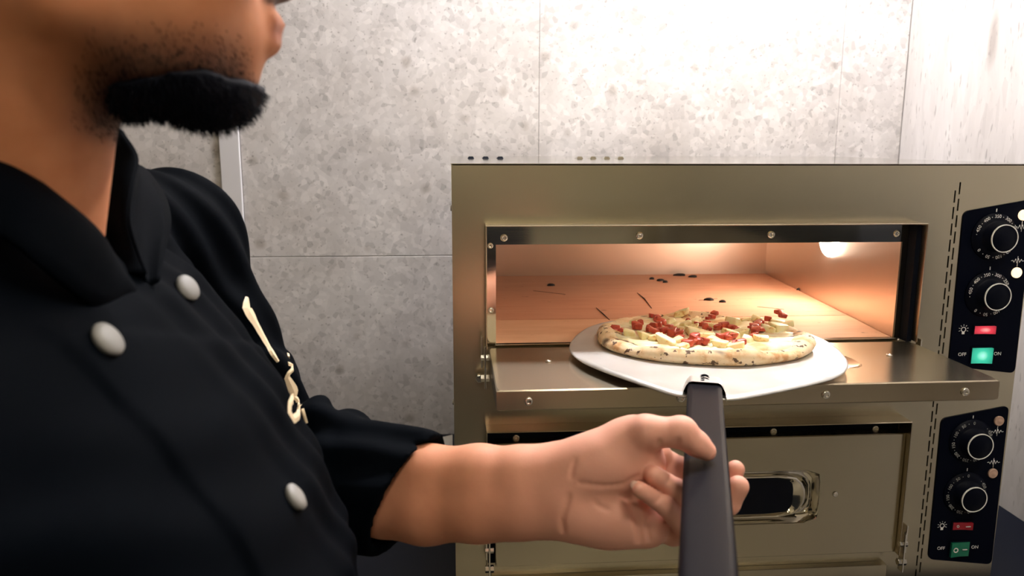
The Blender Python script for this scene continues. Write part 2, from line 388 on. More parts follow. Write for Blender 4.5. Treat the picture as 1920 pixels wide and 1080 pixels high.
for (i, j), sl in solid.items():
    if not sl: continue
    x0, x1, z0, z1 = X[i], X[i + 1], Z[j], Z[j + 1]
    mb.f.append((vid(x0, 0, z0), vid(x1, 0, z0), vid(x1, 0, z1), vid(x0, 0, z1))); mb.sm.append(False)
    mb.f.append((vid(x0, TH, z1), vid(x1, TH, z1), vid(x1, TH, z0), vid(x0, TH, z0))); mb.sm.append(False)
    for (di, dj, a, b) in ((-1, 0, (x0, z0), (x0, z1)), (1, 0, (x1, z1), (x1, z0)), (0, -1, (x1, z0), (x0, z0)), (0, 1, (x0, z1), (x1, z1))):
        if not solid.get((i + di, j + dj), False):
            mb.f.append((vid(a[0], 0, a[1]), vid(b[0], 0, b[1]), vid(b[0], TH, b[1]), vid(a[0], TH, a[1]))); mb.sm.append(False)
mb.build('front_panel', 'brushed_steel', oven)
MB().box(-0.001, OW + 0.001, -0.001, OD, OT - 0.0008, OT).build('top_panel', 'polished_steel', oven)
MB().box(0.0, 0.0015, TH + .0005, OD, OB, OT - 0.001).build('side_panel', 'brushed_steel', oven)
MB().box(OW - 0.0015, OW, TH + .0005, OD, OB, OT - 0.001).build('side_panel', 'brushed_steel', oven)
MB().box(0.002, OW - 0.002, OD - 0.002, OD, OB, OT - 0.001).build('rear_panel', 'brushed_steel', oven)
MB().box(0.002, OW - 0.002, 0.003, OD - 0.003, OB, OB + 0.002).build('bottom_panel', 'brushed_steel', oven)
MB().box(0.655, 0.665, 0.012, 0.50, OB + .01, -0.035).build('inner_wall', 'dark_gap', oven)
MB().box(0.668, 0.71, 0.007, 0.009, OB + .01, -0.035).build('inner_liner', 'screw_steel', oven)
MB().box(0.002, OW - 0.002, 0.010, 0.014, -0.095, -0.030).build('inner_liner', 'dark_gap', oven)
for fx in (0.06, 0.74):
    for fy in (0.06, 0.54):
        MB().cyl((fx, fy, CT + 0.0003), (0, 0, 1), 0.02, OB - CT - 0.0003, 16).build('foot', 'handle_black', oven)
# louvres on the lid
lv = MB()
for k in range(3):
    lv.box(0, 0.017, 0, 0.004, 0, 0.0016)
    break
lv0 = None
for k, xx in enumerate([0.028, 0.053, 0.078, 0.215, 0.238, 0.262, 0.286]):
    m_ = MB().hexa([(xx, .33, OT), (xx + .011, .33, OT), (xx + .011, .36, OT), (xx, .36, OT), (xx + .002, .332, OT + .0035), (xx + .009, .332, OT + .0035), (xx + .009, .358, OT + .001), (xx + .002, .358, OT + .001)])
    m_.build('louvre', 'dark_gap' if k < 3 else 'polished_steel', oven)

# screw meshes (unit, facing -Y)
def screw_mesh(r, h, cross=True):
    m_ = MB(); n = 16
    rings = [[(R * cos(2 * pi * k / n), y, R * sin(2 * pi * k / n)) for k in range(n)] for R, y in ((r, 0), (r, -h * .5), (r * .8, -h * .9), (r * .42, -h), (r * .30, -h * .55))]
    m_.loft(rings, True, True); return m_
_sc = screw_mesh(0.0050, 0.0022).build('screw', 'screw_steel'); _sm = screw_mesh(0.0040, 0.0018).build('screw', 'screw_steel')
SCREW, SCREW_S = _sc.data, _sm.data
for o in (_sc, _sm): bpy.data.objects.remove(o)
def screw(parent, loc, big=True, rot=None):
    c = bpy.data.objects.new('screw', SCREW if big else SCREW_S); COL.objects.link(c); c.location = loc
    if rot: c.rotation_euler = rot
    put(c, parent); return c
for zz in (-0.085, -0.353, -0.56):
    screw(oven, (-0.0003, 0.02, zz), False, (0, 0, -pi / 2))

def hood(o, name):
    t = 0.0016; y0 = -0.030; m_ = MB()
    m_.box(o['x0'], o['x1'], y0, 0, o['zt'] - t, o['zt'])
    m_.box(o['x0'], o['x0'] + t, y0, 0, o['zb'] + .004, o['zt'] - t)
    m_.box(o['x1'] - t, o['x1'], y0, 0, o['zb'] + .004, o['zt'] - t)
    return m_.build('door_hood', 'shelf_steel', oven, bevel=0.0005, seg=1)
hu = hood(UO, 'u'); hl = hood(LO, 'l')
def flange(o, zs, xr, xl, mat='polished_steel'):
    m_ = MB(); t = 0.0016
    m_.box(o['x0'] + t, o['x1'] - t, 0.0002, 0.0016, zs, o['zt'] - t)
    m_.box(o['x0'] + t, xl, 0.0002, 0.0016, o['zb'], zs)
    m_.box(xr, o['x1'] - t, 0.0002, 0.0016, o['zb'], zs)
    return m_.build('inner_flange', mat, oven)
fu = flange(UO, -0.1318, 0.6145, 0.0573); fl = flange(LO, -0.407, 0.620, 0.0573, 'dark_gap')  # lower flange is steel too, coloured near-black to stand in for shade
for x_, z_ in ((0.068, -.1227), (0.2487, -.121), (0.429, -.1207), (0.6056, -.1203)): screw(fu, (x_, 0.0004, z_))
for x_, z_ in ((0.0500, -.1330), (0.0505, -.2200)): screw(fu, (x_, 0.0004, z_), False)
for x_, z_ in ((0.085, -.4), (0.27, -.4), (0.45, -.4), (0.6, -.4)): screw(fl, (x_, 0.0004, z_))
MB().box(0.6225, 0.6292, -0.018, -0.0002, -0.268, -0.107).build('shade_strip', 'dark_gap', oven)  # dark strip standing in for the dark reflection on the hood's right plate

# baking chamber, upper
FZ = -0.266; CZ = -0.124; CB = 0.55
xl0, xl1, xr0, xr1 = 0.055, 0.030, 0.6135, 0.650
def skew(x0a, x0b, y0, y1, z0, z1, dx, name, mat):
    return MB().hexa([(x0a, y0, z0), (x0a + dx, y0, z0), (x0b + dx, y1, z0), (x0b, y1, z0), (x0a, y0, z1), (x0a + dx, y0, z1), (x0b + dx, y1, z1), (x0b, y1, z1)]).build(name, mat, oven)
skew(xl0 - .003, xl1 - .003, .002, CB, FZ - .02, CZ, .003, 'chamber_wall', 'chamber_steel')
skew(xr0, xr1, .002, CB, FZ - .02, CZ, .003, 'chamber_wall', 'chamber_steel')
MB().box(xl1 - .003, xr1 + .003, CB, CB + .003, FZ - .02, CZ).build('chamber_wall', 'chamber_steel', oven)
MB().box(xl1 - .003, xr1 + .003, .002, CB, CZ, CZ + .003).build('chamber_ceiling', 'enamel_pale', oven)
MB().box(0.05, 0.44, .345, CB - .003, CZ - .003, CZ - .0003).build('dark_plate', 'dark_gap', oven)  # unseen dark plate added to darken the reflection in the open door
def slab(y0, y1, mat):
    f = lambda a, b, y: a + (b - a) * y / CB
    e = 0.0008
    MB().hexa([(f(xl0, xl1, y0) + e, y0, FZ - .014), (f(xr0, xr1, y0) - e, y0, FZ - .014), (f(xr0, xr1, y1) - e, y1, FZ - .014), (f(xl0, xl1, y1) + e, y1, FZ - .014),
               (f(xl0, xl1, y0) + e, y0, FZ), (f(xr0, xr1, y0) - e, y0, FZ), (f(xr0, xr1, y1) - e, y1, FZ), (f(xl0, xl1, y1) + e, y1, FZ)]).build('stone_slab', mat, oven, bevel=0.0012, seg=2)
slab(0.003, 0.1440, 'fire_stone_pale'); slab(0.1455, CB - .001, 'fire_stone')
m_ = MB().box(xl0 + .001, xr0 + .004, -0.0055, 0.0018, FZ - .0035, FZ + .0005); m_.build('floor_lip', 'polished_steel', oven, bevel=.0006)
MB().box(UO['x0'] + .002, UO['x1'] - .002, 0.0006, 0.0016, -0.300, FZ - .004).build('door_sill', 'dark_gap', oven)
# chamber lamp on the right wall
lm = MB(); n = 24; lc = np.array([0.6285, 0.235, -0.156])
rings = []
for R, t in ((0.030, 0), (0.0295, .0025), (0.024, .0050), (0.010, .0062)):
    rings.append([lc + np.array([-t, R * 1.15 * cos(2 * pi * k / n), R * sin(2 * pi * k / n)]) for k in range(n)])
LMP = lm.loft(rings).build('chamber_lamp', 'lamp_lens', oven)
tag(LMP, 'round glowing lamp lens')
# burnt crumbs on the stone
for (px, py, r_) in ((1275, 516, .010), (1300, 519, .007), (1238, 526, .006), (1222, 523, .004), (1247, 529, .004), (1032, 535, .005), (1330, 562, .006), (1355, 566, .004), (1500, 543, .004)):
    p = onZ(px, py, FZ + .001); m_ = MB(); rs = []
    for R, h in ((1.0, -.001), (.9, .002), (.45, .0035)):
        rs.append([p + np.array([R * r_ * (1 + .35 * sin(3 * a_ + px)) * cos(a_) * 1.3, R * r_ * .6 * sin(a_) * (1 + .3 * cos(2 * a_ + py)), h]) for a_ in np.linspace(0, 2 * pi, 9)[:-1]])
    c = m_.loft(rs).build('burnt_crumb', 'char_black', oven)

for pts in ([(1195, 549), (1208, 560), (1222, 578)], [(1118, 577), (1130, 588), (1143, 600)], [(1310, 563), (1345, 560)], [(1000, 545), (1060, 552)], [(1420, 575), (1470, 580)]):
    P = [onZ(x, y, FZ + .0002) for x, y in pts]
    MB().tube(P, [.0004] + [.0011] * (len(P) - 2) + [.0004], 6).build('scorch_mark', 'char_black', oven)

# doors
def make_door(hw, hh, to_world, parent_loc):
    """door in its own frame: x across, y into the oven, z up from the hinge; to_world maps points"""
    T = 0.024; zc = hh / 2 + 0.001; hz = hh / 2
    corner = math.atan2(hz, hw)
    angs = sorted(list(np.linspace(0, 2 * pi, 97)[:-1] + 1e-4) + [corner, pi - corner, pi + corner, 2 * pi - corner])
    L = lambda hx, hz_, r, y, dz=0: [to_world((x, y, zc + z + dz)) for x, z in rloop(hx, hz_, r, angs)]
    sh = MB()
    o1 = L(hw, hz, 0.0006, 0.0015); o0 = L(hw - .0012, hz - .0012, 0.0006, 0)
    b1 = L(hw, hz, 0.0006, T - .0015); b0 = L(hw - .0012, hz - .0012, 0.0006, T)
    sh.loft([L(0.170, 0.0400, 0.014, 0), o0, o1, b1, b0, L(0.166, 0.032, 0.020, T)], False, False, smooth=False)
    door = sh.build('door', 'shelf_steel' if parent_loc == 'open' else 'brushed_steel', oven)
    bz = MB()
    bz.loft([L(0.170, .0400, .014, -.0001), L(0.1690, .0392, .0145, .0012), L(0.1687, .0387, .0147, .0022), L(0.1655, .0338, .0178, .0138), L(0.165, .0330, .018, .0150), L(0.158, .0322, .026, .0160), L(0.1535, .0315, .0305, .006),
             L(0.150, .0302, .0298, .0015), L(0.147, .029, .0285, .002), L(0.134, .0268, .017, .006)], False, False, smooth=True)
    bz.build('window_bezel', 'polished_steel', door)
    MB().loft([L(0.134, .0268, .017, .006), L(0.134, .0268, .017, .009)], True, True, smooth=False).build('window_glass', 'glass_dark', door)
    ib = MB(); ib.loft([L(0.166, .032, .020, T + .0001), L(0.163, .029, .020, T - .003), L(0.150, .026, .020, T - .006)], False, False, smooth=True)
    ib.build('window_bezel', 'polished_steel', door)
    MB().loft([L(0.150, .026, .020, T - .006), L(0.150, .026, .020, T - .009)], True, True, smooth=False).build('window_glass', 'glass_dark', door)
    return door
OC = np.array([0.338, -0.014, -0.292]); HW = 0.2915
up_map = lambda p: (OC[0] + p[0], OC[1] - p[2], OC[2] + p[1])
LC = np.array([0.3445, -0.020, -0.5825])
lo_map = lambda p: (LC[0] + p[0], LC[1] + p[1], LC[2] + p[2])
d_open = make_door(HW, 0.183, up_map, 'open'); d_shut = make_door(HW - .0015, 0.181, lo_map, 'shut')
tag(d_open, 'open upper door lying flat as a shelf'); tag(d_shut, 'closed lower door with dark window')
for x_ in (-.256, -.084, .084, .25): screw(d_open, (OC[0] + x_, OC[1] - 0.1842, OC[2] + 0.011))
for x_ in (-.195, .193): screw(d_shut, (LC[0] + x_, LC[1] - .0002, LC[2] + .094), False)
screw(d_open, (0.118, -0.085, -0.2679), False, (-pi / 2, 0, 0)); screw(d_open, (0.56, -0.085, -0.2679), False, (-pi / 2, 0, 0))
# hinges
def hinge(x, zt, side, y=-0.030):
    m_ = MB(); m_.box(x - .0012, x + .0012, y, y + .012, zt - .058, zt); m_.box(x - .004 * side - .0012, x - .004 * side + .0012, y + .004, y + .016, zt - .030, zt + .012)
    h = m_.build('hinge', 'screw_steel', oven, bevel=.0005, seg=1)
    for dz, rr in ((-.016, .0045), (-.044, .0055)):
        MB().cyl((x - side * .006, y + .006, zt + dz), (side, 0, 0), rr, .012, 6).build('bolt', 'screw_steel', h, bevel=.0005)
    return h
hinge(0.0415, -0.262, 1); hinge(0.6355, -0.275, -1); hinge(0.0465, -0.535, 1, -.034); hinge(0.640, -0.548, -1, -.034)
bo = MB().cyl((0.0345, -.012, -.309), (0, -1, 0), .0058, .007, 6).build('bolt', 'screw_steel', oven, bevel=.0006)
# base rail below the lower door
MB().box(0.05, 0.63, -0.012, 0.0, -0.634, -0.606).build('base_rail', 'brushed_steel', oven, bevel=.001)
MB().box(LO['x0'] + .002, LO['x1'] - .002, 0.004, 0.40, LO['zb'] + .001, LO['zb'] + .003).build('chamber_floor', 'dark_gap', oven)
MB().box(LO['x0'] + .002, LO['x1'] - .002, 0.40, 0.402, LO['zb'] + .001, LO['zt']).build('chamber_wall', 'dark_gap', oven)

# control panels
def control_panel(dz, lit):
    YP = -0.0016
    pts = [(0.6985, -0.3090), (0.7985, -0.3215), (0.7960, -0.0735), (0.6965, -0.0905)]
    pts = [(x, z + dz) for x, z in pts]; out = []
    n = len(pts)
    for i in range(n):
        p0, p1, p2 = (np.array(pts[i - 1]), np.array(pts[i]), np.array(pts[(i + 1) % n]))
        a = (p0 - p1) / np.linalg.norm(p0 - p1); b = (p2 - p1) / np.linalg.norm(p2 - p1); r = 0.009
        for t in np.linspace(0, 1, 7):
            out.append((1 - t) ** 2 * (p1 + a * r) + 2 * t * (1 - t) * p1 + t * t * (p1 + b * r))
    m_ = MB(); m_.loft([[(p[0], -0.0001, p[1]) for p in out], [(p[0], YP, p[1]) for p in out]], True, True, smooth=False)
    cp = m_.build('control_panel', 'panel_black', oven)
    tag(cp, 'black control panel with lit switches' if lit else 'black control panel with unlit switches')
    def ring(mb, c, r0, r1, y0, y1, n=48):
        lp = lambda r, y: [(c[0] + r * cos(2 * pi * k / n), y, c[1] + r * sin(2 * pi * k / n)) for k in range(n)]
        mb.loft([lp(r0, y0), lp(r0, y1), lp(r1, y1), lp(r1, y0), lp(r0, y0)], False, False, smooth=False)
    for kz in (-0.1252, -0.2055):
        c = (0.7435, kz + dz)
        m_ = MB(); prof = ((0.0330, YP), (0.0325, -.0030), (0.0230, -.0075), (0.0205, -.0085), (0.0192, -.0225), (0.0180, -.0240), (0.001, -.0240))
        m_.loft([[(c[0] + R * cos(2 * pi * k / 48), y, c[1] + R * sin(2 * pi * k / 48)) for k in range(48)] for R, y in prof], True, True)
        kn = m_.build('knob', 'knob_black', cp)
        m_ = MB(); ring(m_, c, 0.0178, 0.0191, -.0230, -.0246)
        m_.build('knob_ring', 'print_white', cp)
        # scale on the sloping skirt
        m_ = MB(); names = ['0', '50', '100', '150', '200', '250', '300', '350', '400', '450']
        step = radians(33); start = (pi / 2 if not lit else pi / 2 - radians(33) * 7 + radians(33) * (0.4 if kz < -.2 else 0))
        for k, nm in enumerate(names):
            a_ = start + k * step
            R = 0.0282; yy = -0.0030 - 0.0045 * (0.0325 - R) / 0.0095 - 0.0012
            text_into(m_, nm, 0.0066, c[0] + R * cos(a_), yy, c[1] + R * sin(a_), a_ - pi / 2)
            a2 = a_ + step / 2; m_.cyl((c[0] + R * cos(a2), yy + .0004, c[1] + R * sin(a2)), (0, -1, 0), 0.0006, 0.0003, 8)
        m_.build('dial_lettering', 'print_white' if lit else 'print_grey', cp)
        m_ = MB(); m_.box(c[0] - .0006, c[0] + .0006, YP - .0003, YP, c[1] + .0340, c[1] + .0385); m_.build('index_mark', 'print_white', cp)
    for lz, sgn in ((-0.0956, -1), (-0.1757, 1)):
        c = (0.7825, lz + dz); m_ = MB(); prof = ((0.0074, YP), (0.0074, -.0035), (0.0062, -.0050), (0.0058, -.0046), (.003, -.0060), (0.0005, -.0064))
        m_.loft([[(c[0] + R * cos(2 * pi * k / 28), y, c[1] + R * sin(2 * pi * k / 28)) for k in range(28)] for R, y in prof], True, True)
        m_.build('pilot_light', 'pilot_lit' if lit else 'pilot_off', cp)
        m_ = MB(); zz = c[1] + sgn * 0.0165
        zig = [(-.0095, 0), (-.0070, .0008), (-.0052, -.0022), (-.0030, .0030), (-.0010, -.0030), (.0010, .0034), (.0030, -.0024), (.0052, .0022), (.0070, -.0006), (.0095, 0)]
        for a_, b_ in zip(zig[:-1], zig[1:]): m_.tube([(c[0] + a_[0], YP - .0001, zz + a_[1]), (c[0] + b_[0], YP - .0001, zz + b_[1])], .00038, 5)
        m_.tube([(c[0], YP - .0001, zz - sgn * .0080), (c[0], YP - .0001, zz + sgn * .0065)], .00042, 5)
        m_.build('pulse_symbol', 'print_white', cp)
    def rocker(x, z, w, h, mat, up):
        m_ = MB(); y0 = YP; d1, d2 = (-.0050, -.0022) if up else (-.0022, -.0050)
        m_.hexa([(x - w, y0 + d1, z - h), (x, y0 - .0022, z - h), (x, y0, z - h), (x - w, y0, z - h), (x - w, y0 + d1, z + h), (x, y0 - .0022, z + h), (x, y0, z + h), (x - w, y0, z + h)])
        m_.hexa([(x, y0 - .0022, z - h), (x + w, y0 + d2, z - h), (x + w, y0, z - h), (x, y0, z - h), (x, y0 - .0022, z + h), (x + w, y0 + d2, z + h), (x + w, y0, z + h), (x, y0, z + h)])
        o = m_.build('rocker_switch', mat, cp)
        f_ = MB(); e = .0018
        for a_ in ((x - w - e, x + w + e, z + h, z + h + e), (x - w - e, x + w + e, z - h - e, z - h), (x - w - e, x - w, z - h, z + h), (x + w, x + w + e, z - h, z + h)):
            f_.box(a_[0], a_[1], y0 - .0014, y0, a_[2], a_[3])
        f_.build('switch_frame', 'knob_black', cp)
        k_ = MB(); yy = y0 + (d1 - .0022) / 2 - .0003; ring(k_, (x - w * .5, z), h * .22, h * .34, yy, yy - .0004, 20)
        yy2 = y0 + (d2 - .0022) / 2 - .0006; k_.box(x + w * .25, x + w * .75, yy2 - .0008, yy2, z - .0005, z + .0005)
        if not lit: k_.build('switch_marks', 'print_white', cp)
    rocker(0.7447, -0.2567 + dz, 0.0145, 0.0056, 'switch_red_lit' if lit else 'switch_red', False)
    rocker(0.7445, -0.2940 + dz, 0.0145, 0.0112, 'switch_green_lit' if lit else 'switch_green', not lit)
    for tx, xx in (('OFF', 0.7165), ('ON', 0.7690)):
        m_ = MB(); text_into(m_, tx, 0.0070, xx, YP - .0002, -0.2922 + dz); m_.build('lettering', 'print_white', cp)
    m_ = MB(); c = (0.7145, -0.2560 + dz); ring(m_, c, 0.0027, 0.0037, YP, YP - .0003, 24); m_.box(c[0] - .0020, c[0] + .0020, YP - .0003, YP, c[1] - .0068, c[1] - .0034)
    for k in range(7):
        a_ = radians(-20 + 220 * k / 6.0); m_.tube([(c[0] + R * cos(a_), YP - .0001, c[1] + R * sin(a_)) for R in (.0050, .0073)], .0004, 5)
    m_.build('bulb_symbol', 'print_white', cp)
control_panel(0.0, True); control_panel(-0.2965, False)

# ------------------------------------------------------------------ the peel
PZ = -0.2575; PO = np.array([0.269, -0.230]); PA = np.array([0.301, 0.954]); PA /= np.linalg.norm(PA); PN = np.array([PA[1], -PA[0]])
def pw(n_, a_, z_): q = PO + PN * n_ + PA * a_; return np.array([q[0], q[1], PZ + z_])
peel = thing('pizza_peel', pw(0, 0.15, -.003), 'metal pizza peel with long black handle held in the hand', 'peel')
half = [(0.0215, -0.040), (0.0285, -0.040), (0.0345, -0.036), (0.070, -0.006), (0.110, 0.030), (0.138, 0.060), (0.156, 0.090), (0.167, 0.122), (0.170, 0.155), (0.168, 0.200), (0.160, 0.245), (0.143, 0.283), (0.115, 0.312), (0.075, 0.330), (0.03, 0.338)]
outl = half + [(-x, y) for x, y in reversed(half)]
def resample(P, n):
    P = np.array(P + [P[0]]); d_ = np.r_[0, np.cumsum(np.linalg.norm(np.diff(P, axis=0), axis=1))]; t = np.linspace(0, d_[-1], n + 1)[:-1]
    return np.c_[np.interp(t, d_, P[:, 0]), np.interp(t, d_, P[:, 1])]
ol = resample(outl, 160)
for _ in range(2): ol = 0.5 * ol + 0.25 * (np.roll(ol, 1, 0) + np.roll(ol, -1, 0))
cen = np.array([0.0, 0.14])
tg = np.roll(ol, -1, 0) - np.roll(ol, 1, 0); tg /= np.linalg.norm(tg, axis=1)[:, None]; inw = np.c_[-tg[:, 1], tg[:, 0]]
inw *= np.sign(np.sum(inw * (cen - ol), axis=1))[:, None]
def ring_in(dist, z_): return [pw(*(p + q * dist), z_) for p, q in zip(ol, inw)]
wts = lambda z_front, z_else: [z_front if p[1] < 0.08 else z_else for p in ol]
def zr(dist, zf):    # pressed rim only along the two shoulders next to the handle
    out = []
    for p, q in zip(ol, inw):
        k = np.clip((0.085 - p[1]) / 0.03, 0, 1); out.append(pw(*(p + q * dist), zf * k))
    return out
bl = MB()
inner = [cen + (p - cen) * 0.55 for p in ol]
bl.loft([ring_in(0.003, -.0016), ring_in(0.0, -.0016), ring_in(0.0, -.0002), zr(0.002, .0012), zr(.0055, .0030), zr(.0085, .0012), zr(.012, 0.0), [pw(*p, 0) for p in inner]], False, True, smooth=True)
bl.loft([ring_in(0.003, -.0016), [pw(*p, -.0016) for p in inner]], False, True, smooth=False)
blade = bl.build('blade', 'peel_metal', peel)
# socket pressed up from the blade
so = MB(); loops = []
for a_, wd, ht in ((-0.043, .0225, .0205), (-0.030, .0225, .0205), (-0.012, .0215, .018), (0.004, .020, .013), (0.018, .018, .0065), (0.032, .015, .001)):
    loops.append([pw(wd * cos(t) * (1 if abs(cos(t)) < .8 else 1), a_, -.003 + ht * min(1, sin(t) * 1.35)) for t in np.linspace(0, pi, 17)])
so.loft(loops, False, False, smooth=True, closed=False); so.build('handle_socket', 'peel_metal', peel)
for a0, zz in ((-.0345, .0184), (-.0245, .0178), (-.0145, .0160), (-.0055, .0136)):
    m_ = MB(); m_.tube([pw(.0058 * cos(t), a0 + .0036 * sin(t), zz - .45 * (.0058 * cos(t)) ** 2 / .0058) for t in np.linspace(0.3, 4.6, 16)], .0007, 6); m_.build('weld_bead', 'handle_black', peel)
hs_ = MB(); lp = []
for a_ in (-0.030, -0.60, -0.604):
    sc_ = 1.0 if a_ > -.602 else .9
    lp.append([pw(x * sc_, a_, z + .0055) for x, z in rloop(.0172, .0095, .0040, np.linspace(0, 2 * pi, 49)[:-1])])
hs_.loft(lp); hd = hs_.build('handle', 'handle_black', peel)

# ------------------------------------------------------------------ the pizza
PCn, PCa, PR = -0.003, 0.1905, 0.1300
QN = np.array([*PN, 0.0]) * 1.058; QA = np.array([*PA, 0.0]) * 0.905
pc = pw(PCn, PCa, 0.0004)
pizza = thing('pizza', pc, 'baked pizza with blistered crust, sausage and pineapple on the peel', 'pizza')
def nz(x, y, s=0): return sin(13 * x + 3 * s) * cos(11 * y - s) + .5 * sin(29 * x + 17 * y + s) + .3 * sin(53 * y - 31 * x + 2 * s)
NA, prof = 120, [(0.0, .0095), (.30, .0100), (.55, .0105), (.72, .0110), (.80, .0130), (.86, .0155), (.91, .0168), (.95, .0155), (.985, .0118), (1.0, .0075), (.985, .0035), (.955, .0005), (.5, 0.0)]
V = []; Fc = []
def rad(a_): return PR * (1 + .020 * sin(2 * a_ + .6) + .016 * sin(3 * a_ + 2) + .010 * sin(5 * a_ + 1) + .006 * sin(9 * a_))
for R, h in prof[1:]:
    for k in range(NA):
        a_ = 2 * pi * k / NA; r_ = R * rad(a_); x, y = r_ * cos(a_), r_ * sin(a_)
        hh = h * (1 + (.16 * sin(4 * a_ + 1) + .10 * sin(7 * a_ + 3) + .05 * sin(15 * a_)) * (1 if R > .7 and h > .006 else 0)) + (.0011 * nz(9 * x, 9 * y) if R < .8 and h > .004 else 0)
        V.append(pc + QN * x + QA * y + np.array([0, 0, hh]))
mb = MB(); rings = [V[i * NA:(i + 1) * NA] for i in range(len(prof) - 1)]
mb.loft(rings, True, True, smooth=True); cr = mb.build('crust', 'pizza_crust', pizza)
mb = MB(); rg = []
for R, h in ((.845, .0115), (.82, .0150), (.72, .0138), (.5, .0128), (.25, .0126), (.04, .0128)):
    rg.append([pc + R * rad(2 * pi * k / NA) * (1 + .04 * sin(11 * k * 2 * pi / NA)) * (QN * cos(2 * pi * k / NA) + QA * sin(2 * pi * k / NA)) + np.array([0, 0, h + .0013 * nz(R * 8 * cos(2 * pi * k / NA), R * 8 * sin(2 * pi * k / NA), 1)]) for k in range(NA)])
mb.loft(rg, False, True, smooth=True); mb.build('cheese', 'pizza_cheese', pizza)
def chunk(name, mat, x, y, z, sx, sy, sz, seed, ang):
    r_ = np.random.default_rng(seed); m_ = MB(); c, s_ = cos(ang), sin(ang)
    P8 = np.array([(-1, -1, -1), (1, -1, -1), (1, 1, -1), (-1, 1, -1), (-1, -1, 1), (1, -1, 1), (1, 1, 1), (-1, 1, 1)], float)
    P8 += r_.uniform(-.48, .48, P8.shape); P8 *= np.array([sx, sy, sz])
    tl = r_.uniform(-.35, .35); P8[:, 2] += P8[:, 0] * tl
    Q = [pc + np.array([x + p[0] * c - p[1] * s_, y + p[0] * s_ + p[1] * c, z + p[2]]) for p in P8]
    o = m_.hexa(Q).build(name, mat, pizza, bevel=min(sx, sy, sz) * .55, seg=2)
    o.modifiers[0].width *= .5; o.modifiers[0].segments = 1; sm_ = o.modifiers.new('round', 'SUBSURF'); sm_.levels = 1; sm_.render_levels = 2
    for p in o.data.polygons: p.use_smooth = True
    return o
def on_pizza(px, py): p = onZ(px, py, pc[2] + .017); return p[0] - pc[0], p[1] - pc[1]
saus = [(1197, 614), (1222, 611), (1215, 618), (1240, 602), (1236, 612), (1243, 622), (1228, 620), (1267, 621), (1273, 626), (1260, 625), (1326, 598), (1320, 606), (1313, 609), (1352, 607), (1356, 612), (1367, 613), (1345, 616), (1330, 617), (1380, 616), (1413, 612), (1420, 609), (1406, 614), (1427, 604), (1417, 622), (1409, 630), (1425, 618), (1303, 634), (1310, 640), (1296, 642), (1318, 641), (1350, 634), (1362, 634), (1373, 631), (1378, 642), (1390, 641), (1153, 618), (1163, 619), (1230, 596), (1222, 592), (1463, 589), (1458, 586), (1470, 592), (1440, 600), (1200, 606), (1290, 600), (1340, 590), (1252, 612)]
pine = [(1275, 591, 1.3), (1285, 605, .9), (1265, 610, .8), (1310, 622, 1.7), (1295, 615, 1.2), (1325, 628, 1.3), (1378, 603, 1.3), (1395, 598, .9), (1370, 625, 1.6), (1390, 622, 1.2), (1350, 644, 1.2), (1380, 647, 1.0), (1440, 616, 1.2), (1462, 614, 1.4), (1455, 601, 1.2), (1475, 606, .9), (1418, 597, 1.1), (1250, 640, 1.4), (1225, 632, 1.2), (1270, 636, 1.0), (1280, 646, 1.0), (1195, 604, 1.0), (1180, 624, 1.2), (1210, 628, 1.2), (1330, 608, .8), (1430, 632, 1.2), (1340, 636, 1.0), (1255, 600, .9), (1400, 634, 1.0), (1305, 600, .9)]
saus += [(a_ + random.uniform(-9, 9), b_ + random.uniform(-4, 4)) for a_, b_ in saus[:36]]
for i, (px, py) in enumerate(saus):
    x, y = on_pizza(px, py); s_ = random.uniform(.0030, .0064)
    chunk('sausage_piece', 'sausage', x, y, .0160 + random.uniform(0, .003), s_, s_ * random.uniform(.7, 1), s_ * random.uniform(.6, .85), i, random.uniform(0, 3))
for i, (px, py, k) in enumerate(pine):
    x, y = on_pizza(px, py); s_ = .0068 * k
    chunk('pineapple_chunk', 'pineapple', x, y, .0150 + (.004 if k > 1.25 and i in (0, 6) else .0005), s_ * 1.15, s_ * .8, s_ * .62, 100 + i, random.uniform(-.7, .7))

